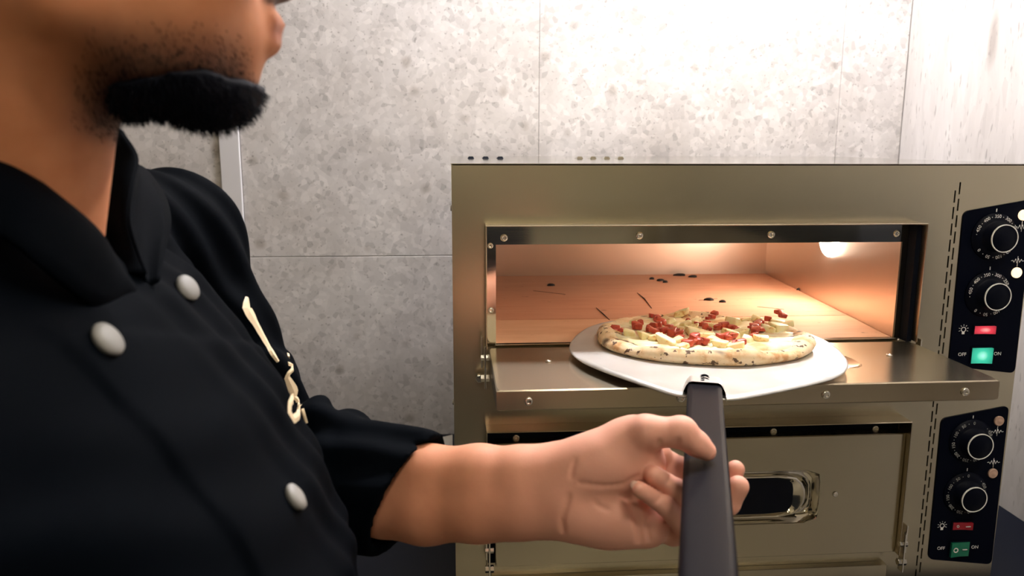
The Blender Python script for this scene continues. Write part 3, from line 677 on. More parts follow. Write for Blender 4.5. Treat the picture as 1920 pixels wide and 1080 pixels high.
# ------------------------------------------------------------------ implicit surfaces for the person
class Field:
    def __init__(s, lo, hi, h):
        s.lo = np.array(lo, float); s.h = h; s.n = np.ceil((np.array(hi) - s.lo) / h).astype(int) + 1
        s.F = np.full(s.n, 0.04, np.float32); s.ax = [s.lo[i] + h * np.arange(s.n[i], dtype=np.float32) for i in range(3)]
    def sub(s, lo, hi):
        a = np.clip(np.floor((np.array(lo) - s.lo) / s.h).astype(int), 0, s.n); b = np.clip(np.ceil((np.array(hi) - s.lo) / s.h).astype(int) + 1, 0, s.n)
        sl = tuple(slice(a[i], b[i]) for i in range(3))
        return sl, s.ax[0][sl[0]].reshape(-1, 1, 1), s.ax[1][sl[1]].reshape(1, -1, 1), s.ax[2][sl[2]].reshape(1, 1, -1)
    def comb(s, sl, d, k, op):
        A = s.F[sl]
        if A.size == 0: return
        if op == 'u':
            hh = np.maximum(k - np.abs(A - d), 0) / k if k > 0 else 0; s.F[sl] = np.minimum(A, d) - hh * hh * k * .25
        else:
            d = -d; hh = np.maximum(k - np.abs(A - d), 0) / k if k > 0 else 0; s.F[sl] = np.maximum(A, d) + hh * hh * k * .25
    def cone(s, a, b, ra, rb, k=.006, op='u', pad=.035):
        a = np.array(a, float); b = np.array(b, float); m = max(ra, rb) + pad
        sl, X_, Y_, Z_ = s.sub(np.minimum(a, b) - m, np.maximum(a, b) + m); ab = b - a; L2 = max(float(ab @ ab), 1e-9)
        px, py, pz = X_ - a[0], Y_ - a[1], Z_ - a[2]; t = np.clip((px * ab[0] + py * ab[1] + pz * ab[2]) / L2, 0, 1)
        d = np.sqrt((px - t * ab[0]) ** 2 + (py - t * ab[1]) ** 2 + (pz - t * ab[2]) ** 2) - (ra + t * (rb - ra)); s.comb(sl, d.astype(np.float32), k, op)
    def ell(s, c, r, axes=None, k=.006, op='u', pad=.035):
        c = np.array(c, float); r = np.array(r, float); m = r.max() + pad; sl, X_, Y_, Z_ = s.sub(c - m, c + m)
        A = np.eye(3) if axes is None else np.array(axes); px, py, pz = X_ - c[0], Y_ - c[1], Z_ - c[2]
        q = [px * A[i][0] + py * A[i][1] + pz * A[i][2] for i in range(3)]
        k0 = np.sqrt(sum((q[i] / r[i]) ** 2 for i in range(3))); k1 = np.sqrt(sum((q[i] / r[i] ** 2) ** 2 for i in range(3))) + 1e-9
        s.comb(sl, (k0 * (k0 - 1) / k1).astype(np.float32), k, op)
    def chain(s, pts, rs, k=.006, op='u', kin=.004):
        for i in range(len(pts) - 1): s.cone(pts[i], pts[i + 1], rs[i], rs[i + 1], k if i == 0 else kin, op)
    def grid(s): return s.ax[0].reshape(-1, 1, 1), s.ax[1].reshape(1, -1, 1), s.ax[2].reshape(1, 1, -1)
    def mesh(s):
        Fv = s.F; S = Fv < 0; nx, ny, nz_ = Fv.shape; cnt = np.zeros((nx - 1, ny - 1, nz_ - 1), np.int8)
        offs = [(i, j, k) for i in (0, 1) for j in (0, 1) for k in (0, 1)]
        for i, j, k in offs: cnt += S[i:nx - 1 + i, j:ny - 1 + j, k:nz_ - 1 + k]
        act = np.argwhere((cnt > 0) & (cnt < 8)); idm = np.full(cnt.shape, -1, np.int32); idm[tuple(act.T)] = np.arange(len(act))
        val = {o: Fv[act[:, 0] + o[0], act[:, 1] + o[1], act[:, 2] + o[2]] for o in offs}; acc = np.zeros((len(act), 3)); num = np.zeros(len(act))
        for o in offs:
            for ax in range(3):
                if o[ax] == 0:
                    o2 = list(o); o2[ax] = 1; o2 = tuple(o2); f0, f1 = val[o], val[o2]; m = (f0 < 0) != (f1 < 0)
                    t = np.where(m, f0 / np.where(m, f0 - f1, 1), 0); p = np.tile(np.array(o, float), (len(act), 1)); p[:, ax] += t; acc[m] += p[m]; num[m] += 1
        verts = s.lo + s.h * (act + acc / num[:, None]); quads = []
        for ax in range(3):
            b, c = (ax + 1) % 3, (ax + 2) % 3; sl0 = [slice(None)] * 3; sl1 = [slice(None)] * 3
            sl0[ax] = slice(0, -1); sl1[ax] = slice(1, None); ed = np.argwhere(S[tuple(sl0)] != S[tuple(sl1)])
            ok = (ed[:, b] > 0) & (ed[:, c] > 0) & (ed[:, b] < Fv.shape[b] - 1) & (ed[:, c] < Fv.shape[c] - 1); ed = ed[ok]
            eb = np.zeros(3, int); ec = np.zeros(3, int); eb[b] = 1; ec[c] = 1
            q = np.stack([idm[tuple((ed - eb - ec).T)], idm[tuple((ed - ec).T)], idm[tuple(ed.T)], idm[tuple((ed - eb).T)]], 1)
            fl_ = ~S[tuple(ed.T)]; q[fl_] = q[fl_][:, ::-1]; quads.append(q)
        return verts, np.concatenate(quads)
def np_mesh(name, verts, faces, mat, parent, tint=None, smooth_it=0, extra=None):
    me = bpy.data.meshes.new(name); nv, nf = len(verts), len(faces)
    me.vertices.add(nv); me.vertices.foreach_set('co', np.ascontiguousarray(verts, np.float32).ravel())
    me.loops.add(nf * 4); me.loops.foreach_set('vertex_index', faces.ravel().astype(np.int32)); me.polygons.add(nf)
    me.polygons.foreach_set('loop_start', np.arange(nf, dtype=np.int32) * 4)
    me.update(calc_edges=True); me.validate(); me.polygons.foreach_set('use_smooth', np.ones(len(me.polygons), bool))
    if tint is not None:
        at_ = me.color_attributes.new('Tint', 'FLOAT_COLOR', 'POINT'); at_.data.foreach_set('color', np.c_[tint, np.ones(nv)].astype(np.float32).ravel())
    me.materials.append(MATS[mat]); ob = bpy.data.objects.new(name, me); COL.objects.link(ob); put(ob, parent); return ob
def relax(verts, faces, it=2, lam=.5):
    e = np.concatenate([faces[:, [0, 1]], faces[:, [1, 2]], faces[:, [2, 3]], faces[:, [3, 0]]]); v = verts.copy()
    for _ in range(it):
        sm = np.zeros_like(v); c = np.zeros(len(v)); np.add.at(sm, e[:, 0], v[e[:, 1]]); np.add.at(sm, e[:, 1], v[e[:, 0]])
        np.add.at(c, e[:, 0], 1); np.add.at(c, e[:, 1], 1); v = v + lam * (sm / np.maximum(c, 1)[:, None] - v)
    return v
def smooth01(x): x = np.clip(x, 0, 1); return x * x * (3 - 2 * x)

person = thing('person', (-0.25, -0.57, -ZF), 'person in a black double-breasted chef jacket holding the peel', 'person')
CAX = np.array([RIGHT, UP, FWD])

# --- forearm and hand
def A_(x, y, d_): return at(x, y, d_)
H = Field(at(560, 1000, .66) - np.array([.10, .09, .11]), at(1400, 880, .66) + np.array([.05, .12, .13]), 0.0013)
def px(r_, dep): return r_ * dep / F
# forearm: two bones side by side
fa = [(640, 905, .715), (720, 915, .692), (800, 924, .675), (900, 922, .660), (980, 920, .650), (1060, 918, .643)]
up_o = [28, 31, 33, 31, 30, 32]; ra_ = [44, 51, 54, 54, 51, 50]
H.chain([A_(x, y - o, d_) for (x, y, d_), o in zip(fa, up_o)], [px(r_, p[2]) for r_, p in zip(ra_, fa)], k=.02, kin=.01)
H.chain([A_(x, y + o, d_) for (x, y, d_), o in zip(fa, up_o)], [px(r_ * 1.0, p[2]) for r_, p in zip(ra_, fa)], k=.035, kin=.02)
# palm body
H.chain([A_(1060, 890, .645), A_(1150, 870, .650), A_(1225, 850, .662)], [.022, .021, .014], k=.02, kin=.01)
H.chain([A_(1060, 945, .645), A_(1140, 965, .650), A_(1225, 965, .660)], [.023, .023, .016], k=.02, kin=.01)
H.chain([A_(1070, 920, .648), A_(1150, 915, .655), A_(1230, 905, .668)], [.022, .019, .014], k=.02, kin=.01)
# thenar and hypothenar pads
H.ell(A_(1150, 868, .630), (.042, .026, .021), CAX, k=.014)
H.cone(A_(1110, 870, .638), A_(1190, 820, .632), .020, .0165, k=.014)
H.ell(A_(1150, 975, .635), (.040, .021, .020), CAX, k=.014)
H.cone(A_(1120, 950, .640), A_(1215, 985, .640), .0185, .017, k=.012)
# thumb
H.chain([A_(1175, 826, .630), A_(1212, 810, .617), A_(1276, 811, .612), A_(1306, 832, .6120), A_(1325, 846, .6115)], [.0165, .0130, .0113, .0094, .0075], k=.010, kin=.005)
H.ell(A_(1278, 809, .611), (.0120, .0115, .0115), CAX, k=.004)
# index and middle: pass under the handle, tips come up on its far side
H.chain([A_(1225, 856, .668), A_(1275, 880, .680), A_(1325, 926, .682), A_(1366, 910, .676), A_(1379, 880, .671)], [.0120, .0105, .0098, .0086, .0078], k=.008, kin=.003)
H.chain([A_(1230, 895, .668), A_(1290, 935, .672), A_(1325, 965, .664), A_(1366, 944, .655), A_(1384, 912, .650)], [.0125, .0110, .0102, .0094, .0090], k=.008, kin=.003)
# ring and little finger curled back towards the palm
H.chain([A_(1230, 930, .664), A_(1285, 975, .655), A_(1300, 965, .640), A_(1268, 918, .622), A_(1226, 891, .610)], [.0120, .0105, .0098, .0086, .0076], k=.005, kin=.0022)
H.chain([A_(1215, 975, .652), A_(1262, 1000, .644), A_(1285, 990, .630), A_(1248, 950, .612), A_(1198, 917, .601)], [.0125, .0100, .0090, .0074, .0062], k=.005, kin=.0022)
# creases, laid on the skin
vh, fh = H.mesh()
hb = BVHTree.FromPolygons([Vector(p) for p in vh], [tuple(int(i) for i in p) for p in fh])
def crease(pts, r_, k=.004, out=.35):
    P = []
    for (x, y) in dens(pts, 3):
        d_ = ray(x, y); d_ = d_ / np.linalg.norm(d_); q_ = hb.ray_cast(Vector(CAM), Vector(d_))
        if q_[0]: P.append(np.array(q_[0]) + np.array(q_[1]) * r_ * out)
    if len(P) > 1: H.chain(P, [r_] * len(P), k=k, op='s', kin=k)
def dens(pts, n=5):
    out = []
    for a_, b_ in zip(pts[:-1], pts[1:]):
        for k in range(n): out.append((a_[0] + (b_[0] - a_[0]) * k / n, a_[1] + (b_[1] - a_[1]) * k / n))
    return out + [pts[-1]]
crease([(1078, 862), (1073, 880), (1071, 896)], .0012, .0024, .75)
crease([(1066, 930), (1060, 950), (1053, 975), (1056, 998)], .0014, .0030, .45)
crease([(1112, 938), (1124, 950), (1140, 956)], .0010, .0022, .75)
crease([(1088, 906), (1130, 912), (1168, 908), (1196, 892)], .0012, .0024, .45)
crease([(1170, 930), (1186, 950), (1198, 985), (1200, 1015)], .0020, .0040, .2)
crease([(1222, 955), (1214, 985), (1216, 1012)], .0015, .0030, .3)
crease([(1266, 836), (1272, 824)], .0010, .0025, .5)
crease([(1234, 836), (1237, 826)], .0010, .0025, .5)
crease([(1252, 906), (1258, 892)], .0010, .0025, .4)
crease([(1240, 930), (1232, 942)], .0009, .0025, .4)
vh, fh = H.mesh(); vh = relax(vh, fh, 2, .4)
# palm and finger tips pinker; hand and forearm also lightened as by fill light
def prj(v): q = v - CAM; z_ = q @ FWD; return 960 + F * (q @ RIGHT) / z_, 540 - F * (q @ UP) / z_, z_
hx, hy, hz_ = prj(vh)
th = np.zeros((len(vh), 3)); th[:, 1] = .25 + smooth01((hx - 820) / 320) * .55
for (x, y, d_, r_) in ((1378, 884, .671, .012), (1383, 915, .652, .013), (1226, 893, .618, .012), (1198, 917, .61, .010), (1326, 848, .651, .012)):
    th[:, 2] = np.maximum(th[:, 2], .35 * smooth01(1 - np.linalg.norm(vh - A_(x, y, d_), axis=1) / (r_ * 1.5)))

# --- head, neck and trunk
yw_ = radians(24); pt_ = radians(-6)
hf = np.array([cos(yw_) * cos(pt_), sin(yw_) * cos(pt_), sin(pt_)]); hsd = np.array([sin(yw_), -cos(yw_), 0.0]); hu_ = np.cross(hsd, hf); hu_ = hu_ / np.linalg.norm(hu_)
if hu_[2] < 0: hu_ = -hu_
HO = at(452, 221, .460)
def hp(f_, u_, s_=0.0): return HO + hf * f_ + hu_ * u_ + hsd * s_
HAX = np.array([hf, hu_, hsd])
B = Field((-0.50, -0.90, -0.86), (-0.04, -0.26, 0.27), 0.0030)
neck_base = at(-45, 560, .470)
B.ell(hp(-.088, .135), (.098, .088, .077), HAX, k=.02)
B.ell(hp(-.060, .080), (.060, .070, .060), HAX, k=.02)
for sg in (-1, 1):
    B.cone(hp(-.088, .042, .050 * sg), hp(-.022, .017, .014 * sg), .018, .015, k=.022)
    B.ell(hp(-.050, .050, .030 * sg), (.040, .036, .030), HAX, k=.02)
    B.ell(hp(-.030, .080, .040 * sg), (.028, .022, .020), HAX, k=.02)
    B.ell(hp(-.100, .092, .076 * sg), (.019, .033, .008), HAX, k=.006)
    B.cone(hp(-.014, .120, .012 * sg), hp(-.022, .118, .040 * sg), .011, .010, k=.012)
    B.ell(hp(.002, .103, .033 * sg), (.014, .012, .015), HAX, k=.012, op='s')
    B.ell(hp(-.014, .103, .031 * sg), (.0125, .0125, .0125), HAX, k=.004)
    B.ell(hp(.006, .073, .013 * sg), (.009, .008, .008), HAX, k=.006)
B.ell(hp(-.016, .014), (.022, .018, .022), HAX, k=.014)
B.ell(hp(-.012, .046), (.025, .030, .034), HAX, k=.014)
B.cone(hp(-.008, .110), hp(.018, .080), .008, .0115, k=.012)
B.cone(hp(.010, .0555, -.013), hp(.010, .0555, .013), .0062, .0062, k=.005); B.cone(hp(.0155, .0550, -.004), hp(.0155, .0550, .004), .006, .006, k=.005)
B.cone(hp(.009, .0440, -.012), hp(.009, .0440, .012), .0068, .0068, k=.005); B.cone(hp(.0135, .0440, -.004), hp(.0135, .0440, .004), .0066, .0066, k=.005)
B.ell(hp(-.055, .030), (.050, .024, .040), HAX, k=.02)
B.cone(hp(-.110, .060), neck_base, .052, .064, k=.022)
# trunk under the jacket, upper arm
B.cone((-.265, -.575, -.16), (-.235, -.575, -.60), .07, .09, k=.03)
B.cone((-.275, -.46, -.12), (-.275, -.69, -.12), .045, .045, k=.03)
B.cone(at(312, 445, .70), at(528, 905, .745), .040, .038, k=.03)
B.cone(at(528, 905, .745), at(660, 905, .71), .038, .036, k=.02)
# right arm hanging at the side
B.chain([(-.262, -.745, -.12), (-.25, -.80, -.38), (-.195, -.825, -.60)], [.045, .040, .027], k=.03, kin=.02)
B.ell((-.180, -.828, -.662), (.036, .015, .050), k=.02)
for k, (dx, ln) in enumerate(((-.026, .060), (-.009, .072), (.009, .078), (.026, .068))):
    B.chain([(-.180 + dx, -.830, -.695), (-.176 + dx * 1.05, -.832, -.695 - ln * .55), (-.182 + dx, -.822, -.695 - ln)], [.0095, .0088, .0075], k=.004, kin=.003)
B.chain([(-.150, -.822, -.640), (-.132, -.815, -.675), (-.130, -.812, -.705)], [.013, .0105, .0085], k=.010, kin=.004)
vb, fb = B.mesh(); vb = relax(vb, fb, 2, .5)
q = vb - HO; lf, lu, ls = q @ hf, q @ hu_, q @ hsd
tb = np.zeros((len(vb), 3))
st = smooth01((.062 - lu + .15 * np.minimum(lf + .02, 0)) / .048) * (1 - .75 * smooth01((lf + .012) / .02) * smooth01((lu - .016) / .008)) * smooth01((lu + .03) / .02) * smooth01((lf + .098) / .03)
st = np.maximum(st * .92, .9 * smooth01((.080 - lu) / .010) * smooth01((lu - .0605) / .004) * smooth01((.026 - np.abs(ls)) / .008) * (lf > -.02))
tb[:, 0] = st * rng.uniform(.85, 1.0, len(st))
tb[:, 2] = .8 * smooth01(1 - np.abs(lu - .050) / .013) * smooth01((.024 - np.abs(ls)) / .008) * smooth01((lf - .006) / .006)
tb[:, 0] *= 1 - np.clip(tb[:, 2] * 1.2, 0, 1)
body = np_mesh('body', np.r_[vb, vh], np.r_[fb, fh + len(vb)], 'skin', person, np.r_[tb, th])
for sg in (-1, 1):
    m_ = MB(); rr = []
    c_ = hp(-.0125, .103, .031 * sg)
    for t in np.linspace(.15, pi - .15, 10): rr.append([c_ + .0126 * (hf * cos(t) + sin(t) * (hu_ * cos(a_) + hsd * sin(a_))) for a_ in np.linspace(0, 2 * pi, 17)[:-1]])
    m_.loft(rr).build('eye', 'eye_white', person)

m_ = MB(); c_ = A_(1190.5, 911, .5995); na, nb2, nc_ = RIGHT * .75 + UP * .66, -RIGHT * .5 + UP * .6, -FWD * .75 - RIGHT * .55 + UP * .3
na /= np.linalg.norm(na); nc_ = nc_ - na * (nc_ @ na); nc_ /= np.linalg.norm(nc_); nb2 = np.cross(na, nc_)
m_.loft([[c_ + nc_ * h_ + na * R_ * .0036 * cos(t) + nb2 * R_ * .0046 * sin(t) for t in np.linspace(0, 2 * pi, 17)[:-1]] for R_, h_ in ((1, -.001), (.95, .0006), (.6, .0012), (.1, .0014))])
m_.build('fingernail', 'nail_pink', person)
# beard: thin shell over the jaw with short hairs, and head hair
X_, Y_, Z_ = B.grid()
LF = (X_ - HO[0]) * hf[0] + (Y_ - HO[1]) * hf[1] + (Z_ - HO[2]) * hf[2]; LU = (X_ - HO[0]) * hu_[0] + (Y_ - HO[1]) * hu_[1] + (Z_ - HO[2]) * hu_[2]; LS = (X_ - HO[0]) * hsd[0] + (Y_ - HO[1]) * hsd[1]
bf = Field(B.lo, B.lo + B.h * (B.n - 1), B.h)
top = .0195 - .012 * smooth01((-.030 - LF) / .04) + .0015 * np.sin(180 * LF) * np.cos(150 * LS)
reg = np.maximum(LU - top, np.maximum(-LU - .016 - .30 * np.minimum(LF + .03, 0), -LF - .070))
bf.F = np.maximum(B.F - .0042, reg).astype(np.float32); bf.F = np.maximum(bf.F, -(B.F + .003)).astype(np.float32)
v_, f_ = bf.mesh(); v_ = relax(v_, f_, 3, .5); beard = np_mesh('beard', v_, f_, 'hair_black', person)
nrm = np.zeros((len(beard.data.vertices), 3), np.float32); beard.data.vertices.foreach_get('normal', nrm.ravel())
m_ = MB(); cand = rng.choice(len(v_), 5200)
keep = v_ - HO
for i in cand:
    p = v_[i]; q_ = keep[i]
    if nrm[i] @ hu_ > -.1: continue
    dd = nrm[i] * .7 - hu_ * .55 + hf * .25 + rng.normal(0, .28, 3); dd /= np.linalg.norm(dd); L_ = rng.uniform(.003, .0065)
    s1 = np.cross(dd, [0.3, .5, .8]); s1 /= np.linalg.norm(s1); s2 = np.cross(dd, s1); w_ = .00028
    m_.add([p + s1 * w_, p - s1 * w_ * .5 + s2 * w_, p - s1 * w_ * .5 - s2 * w_, p + dd * L_], [(0, 1, 3), (1, 2, 3), (2, 0, 3)])
nb_ = np.zeros((len(body.data.vertices), 3), np.float32); body.data.vertices.foreach_get('normal', nb_.ravel())
ok_ = np.flatnonzero((st > .30) & (lu < .045) & (lu > -.03))
for i in rng.choice(ok_, 4200):
    if rng.uniform() > st[i] ** 1.5: continue
    p = vb[i] - nb_[i] * .0005; dd = nb_[i] * .35 - hu_ * .8 + hf * .25 + rng.normal(0, .22, 3); dd /= np.linalg.norm(dd); L_ = rng.uniform(.002, .0045)
    s1 = np.cross(dd, [0.3, .5, .8]); s1 /= np.linalg.norm(s1); s2 = np.cross(dd, s1); w_ = .00024
    m_.add([p + s1 * w_, p - s1 * w_ * .5 + s2 * w_, p - s1 * w_ * .5 - s2 * w_, p + dd * L_], [(0, 1, 3), (1, 2, 3), (2, 0, 3)])
hr = m_.build('beard_hair', 'hair_black', beard); hr['kind'] = 'stuff'
hfld = Field(B.lo, B.lo + B.h * (B.n - 1), B.h)
reg = np.maximum(-(LU - .120 + .55 * np.minimum(LF + .055, 0) * -1), LF + .012); reg = np.maximum(.105 - LU + .9 * np.minimum(LF + .1, 0) - .0, LF + .002 - .35 * np.clip(LU - .15, -.05, .05) * -1)
hfld.F = np.maximum(np.maximum(B.F - .010, reg), -(B.F + .003)).astype(np.float32)
v_, f_ = hfld.mesh(); np_mesh('hair', relax(v_, f_, 3, .5), f_, 'hair_black', person)

# --- jacket
J = Field((-0.52, -0.90, -0.74), (0.02, -0.25, 0.03), 0.0030)
X_, Y_, Z_ = J.grid()
zt = [-.74, -.50, -.40, -.33, -.27, -.21, -.15, -.09, -.06, -.03, -.005, .02]
fr = np.interp(Z_, zt, [-.060, -.056, -.056, -.062, -.073, -.097, -.130, -.172, -.212, -.250, -.270, -.28])
bk = np.interp(Z_, zt, [-.34, -.35, -.36, -.365, -.37, -.37, -.368, -.355, -.345, -.33, -.32, -.31])
hw = np.interp(Z_, zt, [.185, .180, .180, .182, .186, .192, .198, .190, .172, .130, .085, .07])
cx, hx_ = (fr + bk) / 2, (fr - bk) / 2; yc_ = -.575
e = 2.5
nn = (np.abs((X_ - cx) / hx_) ** e + np.abs((Y_ - yc_) / hw) ** e) ** (1 / e); tr = (nn - 1) * np.minimum(hx_, hw)
tr = np.maximum(tr, Z_ - .005)
J.F = np.minimum(J.F, tr.astype(np.float32))
LSH = at(328, 440, .70); ELB = at(528, 905, .745)
J.cone(LSH, ELB, .0500, .0490, k=.03); J.chain([(-.262, -.745, -.10), (-.25, -.80, -.38), (-.205, -.82, -.565)], [.062, .057, .044], k=.05, kin=.03)
J.cone(at(205, 428, .62), LSH, .050, .049, k=.03)
J.chain([ELB, at(690, 918, .700), at(785, 927, .682)], [.0490, .0510, .0515], k=.02, kin=.01)
J.cone(at(640, 860, .705), at(700, 905, .69), .040, .047, k=.015)
# folds bunched at the elbow
J.chain([at(560, 810, .70), at(594, 765, .705), at(600, 805, .69), at(612, 900, .665)], [.014, .0085, .012, .014], k=.010, kin=.008)
J.chain([at(615, 850, .70), at(648, 806, .705), at(664, 840, .685), at(672, 940, .66)], [.014, .0095, .010, .012], k=.010, kin=.008)
J.chain([at(700, 835, .695), at(705, 880, .665), at(690, 960, .66)], [.010, .009, .008], k=.016, kin=.01)
# cloth relief: drapes falling from collar and armhole, overlapping front panel
chest = smooth01((X_ + .30) / .08)
dr = .0026 * np.sin((Y_ + .62 * Z_ + .30 * X_) * 150 + 1.2 * np.sin(Z_ * 22)) * smooth01((Y_ + .60) / .06) * smooth01((Z_ + .36) / .12)
dr = dr + .0016 * np.sin((Y_ * .4 + Z_ - .5 * X_) * 95 + 2 * np.sin(Y_ * 18)) * smooth01((-.10 - Z_) / .05)
edge = smooth01((Y_ - (-.668 - .10 * (Z_ + .10))) / .004) * smooth01((-.082 - Z_ - .30 * (Y_ + .66)) / .004)
J.F = (J.F - chest * (dr + .0035 * edge)).astype(np.float32)
# neck opening and sleeve opening
J.cone(at(-10, 330, .470), at(120, 60, .470), .064, .085, k=.006, op='s')
J.cone(at(735, 924, .690), at(850, 931, .665), .0455, .0465, k=.002, op='s')
cd = at(840, 930, .665) - at(722, 919, .690); cd /= np.linalg.norm(cd); cnrm = cd * .86 + UP * (-.42) ; cnrm /= np.linalg.norm(cnrm)
cp0 = at(766, 924, .68)
cut = (X_ - cp0[0]) * cnrm[0] + (Y_ - cp0[1]) * cnrm[1] + (Z_ - cp0[2]) * cnrm[2]
J.F = np.where((X_ > -.16) & (Z_ < -.15) & (Y_ > -.47), np.maximum(J.F, cut), J.F).astype(np.float32)
vj, fj = J.mesh(); vj = relax(vj, fj, 2, .5)
jacket = np_mesh('jacket', vj, fj, 'jacket_cloth', person)
tag(jacket, 'black chef jacket')
bvh = BVHTree.FromPolygons([Vector(p) for p in vj], [tuple(int(i) for i in p) for p in fj])
def hit(x, y):
    d_ = ray(x, y); d_ = d_ / np.linalg.norm(d_); r_ = bvh.ray_cast(Vector(CAM), Vector(d_)); return (np.array(r_[0]), np.array(r_[1])) if r_[0] else (None, None)
# trousers and shoes
TR = Field((-.46, -.82, -1.50), (.02, -.33, -.62), .006)
for sg in (-1, 1):
    TR.chain([(-.215, -.575 + .085 * sg, -.70), (-.205, -.575 + .090 * sg, -1.05), (-.215, -.575 + .095 * sg, -1.45)], [.105, .080, .062], k=.05, kin=.03)
TR.ell((-.210, -.575, -.70), (.145, .175, .12), k=.05)
v_, f_ = TR.mesh(); tr_ob = np_mesh('trousers', relax(v_, f_, 2, .5), f_, 'jacket_cloth', person)
for sg in (-1, 1):
    y_ = -.575 + .095 * sg; m_ = MB(); lp = []
    for x_, w_, h_ in ((-.29, .020, .05), (-.275, .034, .075), (-.23, .037, .085), (-.17, .040, .070), (-.10, .045, .050), (-.04, .040, .038), (-.015, .022, .028)):
        lp.append([(x_, y_ + w_ * cos(t), -ZF + .0005 + max(0, h_ * (.35 + .65 * sin(t)) if sin(t) > -.5 else 0)) for t in np.linspace(0, 2 * pi, 21)[:-1]])
    m_.loft(lp).build('shoe', 'handle_black', person)
# collar bands
def collar(top_, bot, name, th_=.0028):
    T_ = np.array([at(*p) for p in top_]); Bt = np.array([at(*p) for p in bot]); n = 40
    def cr_(P):
        t = np.linspace(0, len(P) - 1, n); i = np.clip(t.astype(int), 0, len(P) - 2); u = (t - i)[:, None]; Pm = np.r_[[2 * P[0] - P[1]], P, [2 * P[-1] - P[-2]]]
        p0, p1, p2, p3 = Pm[i], Pm[i + 1], Pm[i + 2], Pm[i + 3]
        return .5 * (2 * p1 + (p2 - p0) * u + (2 * p0 - 5 * p1 + 4 * p2 - p3) * u ** 2 + (3 * p1 - p0 - 3 * p2 + p3) * u ** 3)
    T_, Bt = cr_(T_), cr_(Bt); m_ = MB(); rows_ = []
    tgn = np.gradient(T_, axis=0); wd = Bt - T_; nm = np.cross(tgn, wd); nm /= np.linalg.norm(nm, axis=1)[:, None]
    K = 7; loops = []
    for k in range(K): s_ = k / (K - 1); loops.append(T_ + wd * s_ + nm * (th_ / 2 + .006 * sin(pi * s_)))
    for k in reversed(range(K)): s_ = k / (K - 1); loops.append(T_ + wd * s_ + nm * (-th_ / 2 + .006 * sin(pi * s_)))
    cols_ = [[L[i] for L in loops] for i in range(n)]
    m_.loft(cols_, True, True, smooth=True); return m_.build(name, 'jacket_cloth', jacket)
edge_far = [(272, 512, .466), (256, 470, .476), (240, 410, .490), (247, 345, .508), (256, 297, .530), (234, 258, .552), (214, 240, .570), (120, 210, .590), (-60, 200, .57), (-200, 220, .50)]
inner_far = [(236, 524, .476), (216, 478, .500), (206, 420, .530), (206, 360, .552), (214, 310, .580), (205, 300, .600), (190, 300, .610), (110, 290, .620), (-60, 290, .60), (-220, 300, .53)]
outer_far = [(298, 528, .470), (306, 480, .495), (318, 420, .535), (308, 370, .570), (282, 330, .600), (262, 312, .615), (235, 305, .625), (130, 300, .635), (-60, 300, .63), (-260, 320, .55)]
collar(edge_far, inner_far, 'collar'); collar(edge_far, outer_far, 'collar')
collar([(229, 514, .452), (186, 437, .428), (100, 362, .408), (0, 292, .398), (-120, 240, .40), (-260, 225, .46)],
       [(232, 575, .450), (178, 575, .405), (90, 510, .372), (0, 440, .356), (-150, 390, .36), (-330, 350, .44)], 'collar')
# buttons
for (x, y, r_) in ((348, 542, .0092), (197, 640, .0092), (550, 935, .0088), (390, 1010, .0088)):
    p, nn_ = hit(x, y)
    if p is None: continue
    nn_ = nn_ / np.linalg.norm(nn_); a_ = np.cross(nn_, [0, 0, 1.0]); a_ /= np.linalg.norm(a_); b_ = np.cross(nn_, a_)
    rr = [[p + nn_ * t + R * (cos(2 * pi * k / 24) * a_ + sin(2 * pi * k / 24) * b_) for k in range(24)] for R, t in ((r_ * .7, -.004), (r_ * .9, .0008), (r_, .0018), (r_ * .95, .0034), (r_ * .6, .0048), (r_ * .15, .0052))]
    if (x, y) != (390, 1010): MB().loft(rr).build('button', 'button_grey', jacket)
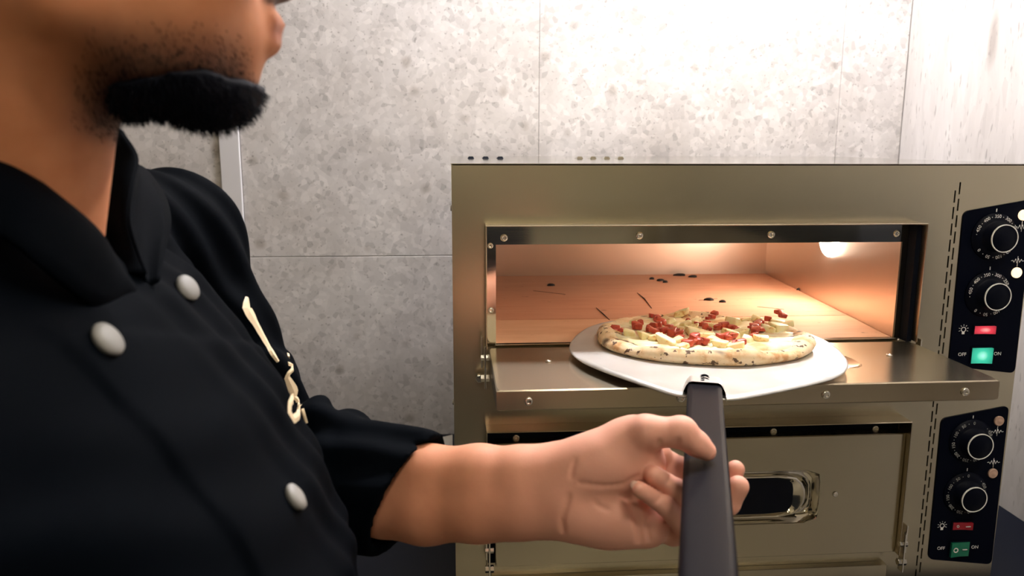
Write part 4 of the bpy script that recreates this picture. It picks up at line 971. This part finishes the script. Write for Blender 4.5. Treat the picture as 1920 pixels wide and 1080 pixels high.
# embroidered script on the chest
def stitch(pts, wid, name='embroidery', close=False):
    P = []; Nn = []
    for (x, y) in pts:
        p, nn_ = hit(x, y)
        if p is None: continue
        P.append(p); Nn.append(nn_ / np.linalg.norm(nn_))
    return P, Nn
def stroke(mb, pts, wid):
    P, Nn = stitch(pts, wid)
    if len(P) < 2: return
    P = np.array(P); L = []
    for i in range(len(P)):
        t = P[min(i + 1, len(P) - 1)] - P[max(i - 1, 0)]; t /= np.linalg.norm(t) + 1e-9; sd = np.cross(t, Nn[i]); sd /= np.linalg.norm(sd) + 1e-9
        w_ = wid[i] if hasattr(wid, '__len__') else wid
        L.append([P[i] + Nn[i] * .0003 - sd * w_, P[i] + Nn[i] * .0013, P[i] + Nn[i] * .0003 + sd * w_, P[i] - Nn[i] * .0006])
    mb.loft(L, True, True, smooth=False)
def dens(pts, n=5):
    out = []
    for a_, b_ in zip(pts[:-1], pts[1:]):
        for k in range(n): out.append((a_[0] + (b_[0] - a_[0]) * k / n, a_[1] + (b_[1] - a_[1]) * k / n))
    return out + [pts[-1]]
em = MB()
p1 = dens([(463, 558), (462, 578), (473, 596), (486, 620), (500, 645), (512, 665), (521, 678)], 3)
stroke(em, p1, np.interp(np.linspace(0, 1, len(p1)), [0, .2, .35, .6, 1], [.002, .0065, .005, .0035, .0015]))
em.build('embroidery', 'thread_gold', jacket)
em = MB(); stroke(em, dens([(540, 664), (541, 670)], 3), .0022); em.build('embroidery', 'thread_gold', jacket)
em = MB(); p2 = dens([(540, 682), (547, 684), (548, 693), (541, 700), (538, 708), (545, 722), (551, 735), (549, 745), (543, 757), (542, 772), (550, 786), (558, 780), (562, 762), (556, 748), (550, 744)], 3)
stroke(em, p2, np.interp(np.linspace(0, 1, len(p2)), [0, .25, .4, .55, .7, 1], [.002, .0022, .005, .003, .0035, .002])); em.build('embroidery', 'thread_gold', jacket)
em = MB(); stroke(em, dens([(567, 768), (571, 780), (575, 794)], 3), .002); em.build('embroidery', 'thread_gold', jacket)

# paper on the counter
pp = MB(); a0 = [(-0.052, .655), (-0.004, .668), (-0.004, .605), (-0.028, .600)]
pp.loft([[(x, y, CT + .0005 + .006 * (k == 1)) for k, (x, y) in enumerate(a0)], [(x, y, CT + .0012 + .006 * (k == 1)) for k, (x, y) in enumerate(a0)]], True, True, smooth=False)
po = pp.build('paper_sheet', 'paper_white'); tag(po, 'white paper sheet on the black counter beside the oven', 'paper')

# ------------------------------------------------------------------ lift everything so that the floor is at zero
for o in list(SC.objects):
    if o.parent is None: o.location.z += ZF
